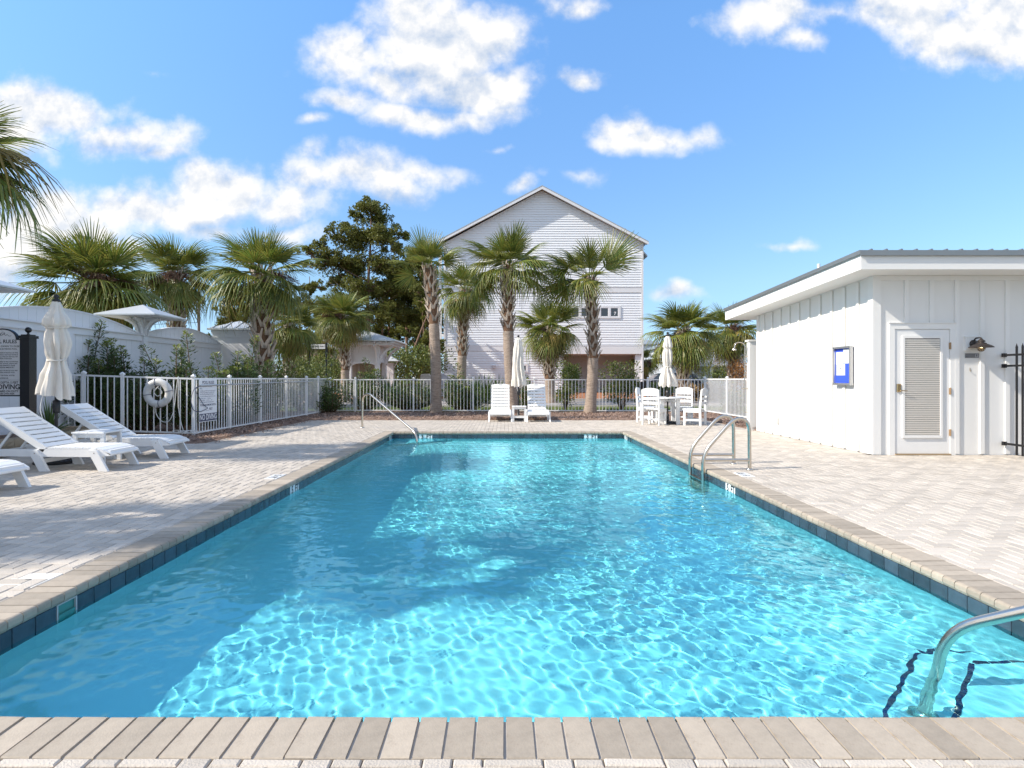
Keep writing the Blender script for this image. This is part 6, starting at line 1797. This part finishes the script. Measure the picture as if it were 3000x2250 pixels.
# shrubs
M_leaf = mat('podocarpus_leaf', (0.075, 0.118, 0.030), rough=0.5, per_obj=0.15, per_island=0.4, transl=0.2)
M_newleaf = mat('new_growth', (0.21, 0.25, 0.05), rough=0.5, per_island=0.3, transl=0.3)
M_stem = mat('shrub_stem', (0.13, 0.085, 0.05), rough=0.9, per_obj=0.2)
M_bushleaf = mat('bush_leaf', (0.085, 0.125, 0.028), rough=0.5, per_obj=0.2, per_island=0.4, warm=(0.15, 0.17, 0.03), transl=0.25)
def blade(mb, p, d, L_, w, nrm=None):
    s = d.cross(Vector((rnd.uniform(-1, 1), rnd.uniform(-1, 1), rnd.uniform(-1, 1))))
    if s.length < 1e-4: return
    s.normalize()
    m = p + d * L_ * 0.5
    mb.add([p, m + s * w / 2, p + d * L_, m - s * w / 2], [(0, 1, 2, 3)])
def podocarpus(loc, h, w, label, seed, nsp=16, leaf=0.085, dens=1.0, tips=None, cat='shrub', group='podocarpus shrubs'):
    rr = random.Random(seed)
    r = empty('podocarpus', loc, 0, label, cat, group)
    lv = MB(); sm = MB()
    for i in range(nsp):
        a = rr.uniform(0, 2 * pi); rad = w * 0.5 * sqrt(rr.random())
        sh = h * (1.0 if i == 0 else rr.uniform(0.45, 0.92)) * (1 - 0.35 * (rad / (w * 0.5)) ** 2)
        b = Vector((rad * 0.3 * cos(a), rad * 0.3 * sin(a), 0)); e = Vector((rad * cos(a), rad * sin(a), sh))
        if i == 0: e = Vector((rr.uniform(-.08, .08), rr.uniform(-.08, .08), h))
        mid = b.lerp(e, 0.5) + Vector((cos(a), sin(a), 0)) * rad * 0.35
        pts = spline([b, mid, e], 8)
        sm.tube(pts, [0.016 * (1 - 0.8 * k / len(pts)) + 0.003 for k in range(len(pts))], 4, False)
        n = int(sh / 0.0055 * dens)
        for k in range(n):
            t = 0.12 + 0.88 * (k + rr.random()) / n
            idx_ = t * (len(pts) - 1); j = min(int(idx_), len(pts) - 2)
            p = pts[j].lerp(pts[j + 1], idx_ - j); ax = (pts[j + 1] - pts[j]).normalized()
            # side twigs: leaves sit a little off the spine, less so near the tip
            an = rr.uniform(0, 2 * pi)
            out = Vector((cos(an), sin(an), 0))
            off = rr.random() ** 1.1 * min(0.24, w * 0.28) * (1 - t) ** 0.5 * 1.4
            d = (out * 0.85 + ax * rr.uniform(0.25, 0.9)).normalized()
            lv.cur = 1 if (t > 0.90 and sh > 0.7 * h) else 0
            blade(lv, p + out * off + Vector((0, 0, off * 0.3)), d, leaf * rr.uniform(0.7, 1.25) * (0.75 if t > 0.93 else 1), leaf * 0.25)
    lv.build('foliage', [M_leaf, M_newleaf], r); sm.build('stem', M_stem, r)
    return r
Z0 = 0.04
L3 = [  # (photo x, top y, depth, width, label, stems)
    (312, 942, 13.3, 1.1, 'tallest spired podocarpus behind the short left fence', 22),
    (262, 998, 13.0, 0.9, 'dark podocarpus just right of the waist tied umbrella', 18),
    (212, 1045, 12.8, 0.9, 'low podocarpus partly hidden by the waist tied umbrella', 16),
    (420, 1012, 13.1, 1.0, 'podocarpus with a branch leaning right above the life ring', 18),
    (538, 972, 13.2, 0.55, 'narrow spired podocarpus just left of the corner fence post', 12),
    (628, 1034, 14.5, 0.9, 'low podocarpus behind the rescue hook sign', 14),
    (702, 1030, 15.2, 0.7, 'podocarpus with yellow tips in front of the white pier', 12),
    (746, 985, 16.3, 0.9, 'spired podocarpus at the right edge of the white pier', 16),
    (1068, 1050, 22.2, 1.1, 'podocarpus with a bare spire in front of the pavilion', 16),
    (966, 1112, 20.2, 0.9, 'podocarpus tucked in the far left fence corner', 14),
    (1205, 1095, 22.2, 1.5, 'wide dark podocarpus left of the leftmost tall far palm', 26),
    (1345, 1065, 22.2, 0.8, 'podocarpus with a tall sprig behind the far fence', 12),
    (1378, 1115, 22.4, 1.2, 'low dark podocarpus by the foot of the dark scaly palm', 18),
    (1543, 1100, 22.3, 0.7, 'thin podocarpus behind the slim central umbrella', 9),
    (2150, 1120, 20.0, 0.6, 'sparse young podocarpus behind the short right fence', 7),
]
for i, (sx, sy_, d, w, lab, ns) in enumerate(L3):
    podocarpus((SX(sx, d), d, Z0), SZ(sy_, d) - Z0, w * 1.35, lab, 300 + i, int(ns * 1.7), 0.10 if d < 17 else 0.12, 1.0 if d < 17 else 0.8)
def bush(loc, w, h, label, seed, n=1600, leaf=0.11, mm=None, base=0.0, name='bush', group='leafy bushes', dp=None):
    rr = random.Random(seed)
    r = empty(name, loc, 0, label, 'bush', group)
    lv = MB(); sm = MB()
    cl = []
    for i in range(int(9 + w * 3)):
        u = rr.uniform(-1, 1) * 0.75; v = rr.uniform(-1, 1) * 0.75; q = rr.random()
        k = 1 - 0.5 * (u * u + v * v)
        cl.append((Vector((u * w / 2, v * (dp or w) / 2, base + (h - base) * (0.18 + 0.66 * q * k + 0.05))), rr.uniform(0.22, 0.36) * min(w, h)))
    for c, cr_ in cl:
        sm.tube([(c.x * 0.1, c.y * 0.1, 0), (c.x * 0.5, c.y * 0.5, c.z * 0.5), c], [0.03, 0.02, 0.006], 4, False)
    for i in range(n):
        c, cr_ = rr.choice(cl)
        d = Vector((rr.gauss(0, 1), rr.gauss(0, 1), rr.gauss(0, 1))).normalized()
        p = c + d * cr_ * rr.random() ** 0.45
        if p.z < 0.02: continue
        blade(lv, p, (d + Vector((0, 0, rr.uniform(-0.2, 0.9))) + Vector((rr.uniform(-.6, .6), rr.uniform(-.6, .6), rr.uniform(-.6, .6)))).normalized(), leaf * rr.uniform(0.6, 1.3), leaf * 0.42)
    lv.build('foliage', mm or M_bushleaf, r); sm.build('stem', M_stem, r)
    return r
B = [  # photo x, top y, depth, width, label
    (1655, 1048, 23.0, 1.2, 'leafy green shrub in front of the brown skirted palm', 2400),
    (1820, 1028, 23.2, 1.25, 'rounded light green shrub in front of the carport', 3000),
    (880, 1052, 21.5, 2.0, 'bright green hedge shrub right of the crisscross trunk', 2600),
    (800, 1066, 19.5, 1.6, 'hedge shrub at the foot of the crisscross trunk', 2200),
    (940, 1062, 23.5, 2.0, 'hedge shrub below the street sign', 2200),
]
for i, (sx, sy_, d, w, lab, n) in enumerate(B):
    bush((SX(sx, d), d, 0), w, SZ(sy_, d), lab, 500 + i, n, 0.10)
M_orange = mat('autumn_leaf', (0.30, 0.14, 0.04), rough=0.7, per_island=0.35, transl=0.2)
bush((SX(2185, 30), 30, 0), 1.6, SZ(1035, 30), 'orange leaved shrub behind the outdoor shower', 520, 1600, 0.12, M_orange)
bush((SX(2060, 34), 34, 0), 2.2, SZ(1128, 34), 'tan ornamental grass clump right of the bushy palm trunk', 521, 2200, 0.22, mat('tan_grass', (0.30, 0.20, 0.09), rough=0.8, per_island=0.3), name='grass_clump')
bush((SX(2100, 40), 40, 0), 1.8, SZ(1052, 40), 'pale green shrub in front of the far porch house', 522, 1200, 0.16)
bush((SX(1935, 33), 33, 0), 2.4, SZ(1120, 33), 'dark low shrub in front of the parked SUV', 523, 1800, 0.14, M_leaf)
# rosettes of long blades
M_blade = mat('strap_leaf', (0.075, 0.125, 0.03), rough=0.45, per_obj=0.2, per_island=0.3, transl=0.2)
def rosette(loc, h, w, n, label, seed, name='yucca', mm=None, group='strap leaved plants'):
    rr = random.Random(seed); mb = MB()
    for i in range(n):
        a = rr.uniform(0, 2 * pi); e = rr.uniform(0.25, 1.45); L_ = h * rr.uniform(0.7, 1.1)
        d = Vector((cos(a) * cos(e), sin(a) * cos(e), sin(e))); s = Vector((-sin(a), cos(a), 0)); wd = w * rr.uniform(0.7, 1.2)
        p = [d * L_ * t + Vector((0, 0, -0.35 * L_ * t * t * cos(e))) for t in (0.0, 0.35, 0.7, 1.0)]
        vs = []
        for q, ww in zip(p, (0.6, 1.0, 0.7, 0.05)):
            vs += [q - s * wd * ww / 2, q + s * wd * ww / 2]
        mb.add(vs, [(0, 1, 3, 2), (2, 3, 5, 4), (4, 5, 7, 6)])
    o = mb.build(name, mm or M_blade); o.location = loc
    return tag(o, label, 'plant', group)
rosette((-7.98, 10.35, 0.2), 0.75, 0.035, 90, 'spiky yucca in the block planter behind the waist tied umbrella', 61)
for i, (sx, d, h, lab) in enumerate(((1420, 30, 1.75, 'wide saw palmetto clump in front of the house left of centre'), (1395, 31, 1.5, 'palmetto clump left of the widest saw palmetto'), (1145, 29, 1.6, 'palmetto clump right of the pavilion'), (1460, 32, 1.5, 'palmetto clump behind the left central lounger'))):
    rosette((SX(sx, d), d, 0), h, 0.075, 120, lab, 70 + i, 'saw_palmetto')
for i, (sx, d, h, lab) in enumerate(((1222, 34, 1.3, 'dry ornamental grass by the beige cabinet'), (1318, 34, 1.2, 'dry ornamental grass by the grey cabinet'), (2085, 33, 1.3, 'dry ornamental grass behind the right fence corner'))):
    rosette((SX(sx, d), d, 0), h, 0.02, 260, lab, 80 + i, 'ornamental_grass', bpy.data.materials['tan_grass'], 'dry ornamental grasses')

# pines: clumps of needle tufts on limbs
M_needle = mat('pine_needle', (0.125, 0.150, 0.030), rough=0.55, per_island=0.5, per_obj=0.1, warm=(0.19, 0.185, 0.03), transl=0.3)
M_bark = mat('pine_bark', (0.22, 0.135, 0.095), rough=0.95, var=0.35, vscale=5, stretch=(1, 1, 0.3))
def tuft(mb, p, L_, rr, nb=8):
    ax = Vector((rr.gauss(0, 1), rr.gauss(0, 1), abs(rr.gauss(0, 1)) + 0.3)).normalized()
    for _ in range(nb):
        d = (ax + Vector((rr.gauss(0, .75), rr.gauss(0, .75), rr.gauss(0, .75)))).normalized()
        s = d.cross(Vector((rr.gauss(0, 1), rr.gauss(0, 1), rr.gauss(0, 1))))
        if s.length < 1e-3: continue
        s.normalize(); l = L_ * rr.uniform(0.6, 1.15); w = l * 0.23
        mb.add([p, p + d * l * 0.6 + s * w, p + d * l, p + d * l * 0.6 - s * w], [(0, 1, 2, 3)])
def pine(sx, d, top_y, tr, clumps, label, seed, lean=0.0, dens=1.0, L_=0.145, depth=1.0):
    rr = random.Random(seed)
    bx = SX(sx, d); zt = SZ(top_y, d)
    r = empty('pine_tree', (bx, d, 0), 0, label, 'pine tree', 'pines behind the pavilion')
    tb_ = MB()
    def T(z): return Vector((lean * z / zt + 0.12 * sin(z * 0.5 + seed), 0.1 * sin(z * 0.4 + seed * 2), z))
    n = 14
    tb_.tube([T(zt * 0.97 * i / n) for i in range(n + 1)], [tr * (1 - 0.85 * i / n) for i in range(n + 1)], 8)
    trk = tb_.build('trunk', M_bark, r)
    lb = MB(); nd = MB()
    for (cx_, cy_, cr_) in clumps:
        R_ = cr_ * d / F
        for sub in range(2 if cr_ > 45 else 1):
            c = Vector((SX(cx_, d) - bx + rr.uniform(-.35, .35) * R_ * (sub), rr.uniform(-1.0, 1.0) * R_ * depth, SZ(cy_, d) + rr.uniform(-.2, .2) * R_ * sub))
            zb = max(0.15 * zt, c.z - (0.35 + 0.3 * rr.random()) * abs(c.x - T(c.z).x) - 0.4)
            b = T(min(zb, zt * 0.95))
            lb.tube(spline([b, b.lerp(c, 0.5) + Vector((0, 0, -0.15 * (c - b).length * rr.random())), c], 4), [tr * 0.32 * (1 - 0.1 * k) * (0.5 + 0.5 * rr.random()) * (1 - k / 10) for k in range(9)], 5, False)
            nt_ = int(270 * dens * (R_ / 0.8) ** 1.8) + 25
            # several small puffs make up one clump
            puffs = [(c + Vector((rr.gauss(0, .42), rr.gauss(0, .42), rr.gauss(0, .26))) * R_, R_ * rr.uniform(0.24, 0.38)) for _ in range(max(6, int(13 * R_)))]
            for p_, pr_ in puffs:
                lb.tube([c.lerp(b, 0.15), p_], [0.025, 0.010], 4, False)
            for _ in range(nt_):
                p_, pr_ = rr.choice(puffs)
                dd = Vector((rr.gauss(0, 1), rr.gauss(0, 1), rr.gauss(0, 0.8) + 0.25)).normalized()
                tuft(nd, p_ + dd * pr_ * rr.random() ** 0.4, L_ * rr.uniform(0.8, 1.2), rr)
    lb.build('limbs', M_bark, trk)
    nd.build('needles', M_needle, r)
    return r
pine(1082, 48, 572, 0.24, [(1075, 602, 46), (1040, 628, 30), (1105, 640, 42), (1008, 655, 28), (985, 690, 40), (1060, 690, 62), (1130, 700, 50), (1175, 690, 30), (1165, 735, 40), (905, 742, 26), (930, 715, 30), (955, 760, 48), (1025, 770, 62), (1110, 775, 62), (1180, 775, 34), (885, 770, 16),
    (975, 815, 40), (1075, 850, 60), (1150, 840, 50), (940, 840, 26), (1190, 840, 36), (1010, 880, 40), (1120, 910, 60)], 'tallest pine with a broad layered crown left of the house', 1)
pine(1195, 52, 720, 0.20, [(1205, 745, 34), (1235, 770, 34), (1190, 800, 46), (1245, 820, 44), (1215, 870, 50), (1160, 900, 40), (1265, 860, 36), (1230, 930, 50), (1180, 960, 44), (1270, 930, 34)], 'pine with a dense dark crown just left of the slim leaning palm', 2)
pine(1228, 58, 760, 0.20, [(1225, 790, 40), (1260, 800, 34), (1200, 840, 46), (1250, 850, 46), (1280, 900, 34), (1180, 900, 44), (1235, 915, 50), (1275, 970, 40), (1200, 975, 50), (1150, 985, 44), (1240, 1010, 46)], 'rear pine filling the mass behind the slim leaning palm', 8)
pine(1000, 58, 850, 0.18, [(1000, 890, 40), (960, 920, 36), (1040, 930, 44), (990, 960, 44), (940, 980, 36), (1060, 990, 44), (1020, 1020, 40)], 'rear pine behind the windswept golden palm', 9)
pine(1140, 55, 800, 0.18, [(1130, 860, 40), (1160, 930, 46), (1100, 980, 46), (1050, 940, 46), (1020, 990, 40)], 'pine filling the gap above the pavilion roof', 3)
pine(700, 50, 850, 0.17, [(700, 880, 34), (730, 905, 36), (672, 915, 34), (705, 945, 46), (655, 955, 30), (745, 960, 40), (640, 985, 26), (690, 990, 44), (735, 1000, 36)], 'rounded pine behind the white pier', 4)
pine(650, 58, 940, 0.14, [(642, 975, 24), (655, 1005, 30), (630, 1020, 26), (665, 1040, 30)], 'small pine at the left behind the privacy wall end', 5)
pine(905, 50, 800, 0.17, [(905, 850, 30), (880, 890, 34), (930, 900, 36), (860, 935, 34), (905, 945, 42), (945, 960, 36), (880, 990, 40), (930, 1010, 40)], 'pine between the smaller palm and the windswept palm', 10)
pine(745, 56, 800, 0.15, [(770, 850, 26), (740, 880, 28), (790, 900, 30), (760, 930, 32)], 'thin pine behind the crown of the crisscross palm', 6)
for i, (sx, d, ty, ln, lab) in enumerate(((1240, 44, 880, 0.8, 'slender bare pine trunk leaning right beside the slim palm'), (1262, 46, 900, -0.5, 'slender pine trunk closest to the house edge'), (1172, 45, 860, 2.2, 'strongly leaning pine trunk right of the pavilion'),
                                         (1105, 50, 840, 0.6, 'straight pine trunk behind the pavilion roof'), (965, 47, 900, 1.4, 'leaning pine trunk behind the street sign'), (930, 52, 920, 0.2, 'thin pine trunk left of the street sign'), (1212, 50, 900, 1.0, 'thin curved pine trunk among the right hand pines'))):
    pine(sx, d, ty, 0.15, [(sx + ln * 30 + q * 14, ty + 20 + 26 * q, 26) for q in (-1, 0, 1)] + [(sx + 18, ty + 110, 30), (sx - 22, ty + 150, 28)], lab, 20 + i, ln * 1.2, 0.9)
for i, (sx, ty, d, w, lab) in enumerate(((1210, 985, 42, 3.6, 'dark thicket shrub under the right hand pines'), (1160, 1010, 44, 3.4, 'thicket shrub right of the pavilion'), (960, 1010, 46, 4.0, 'thicket shrub behind the street sign'), (1262, 1000, 45, 3.0, 'thicket shrub beside the house edge'),
                                     (1040, 1040, 47, 3.5, 'thicket shrub behind the pavilion'), (870, 1035, 40, 3.2, 'thicket shrub behind the smaller palm'), (780, 1050, 36, 3.0, 'thicket shrub behind the crisscross trunk'))):
    bush((SX(sx, d), d, 0), w, SZ(ty, d), lab, 700 + i, 2600, 0.22, None, 0.0, 'thicket_shrub', 'thicket under the pines')
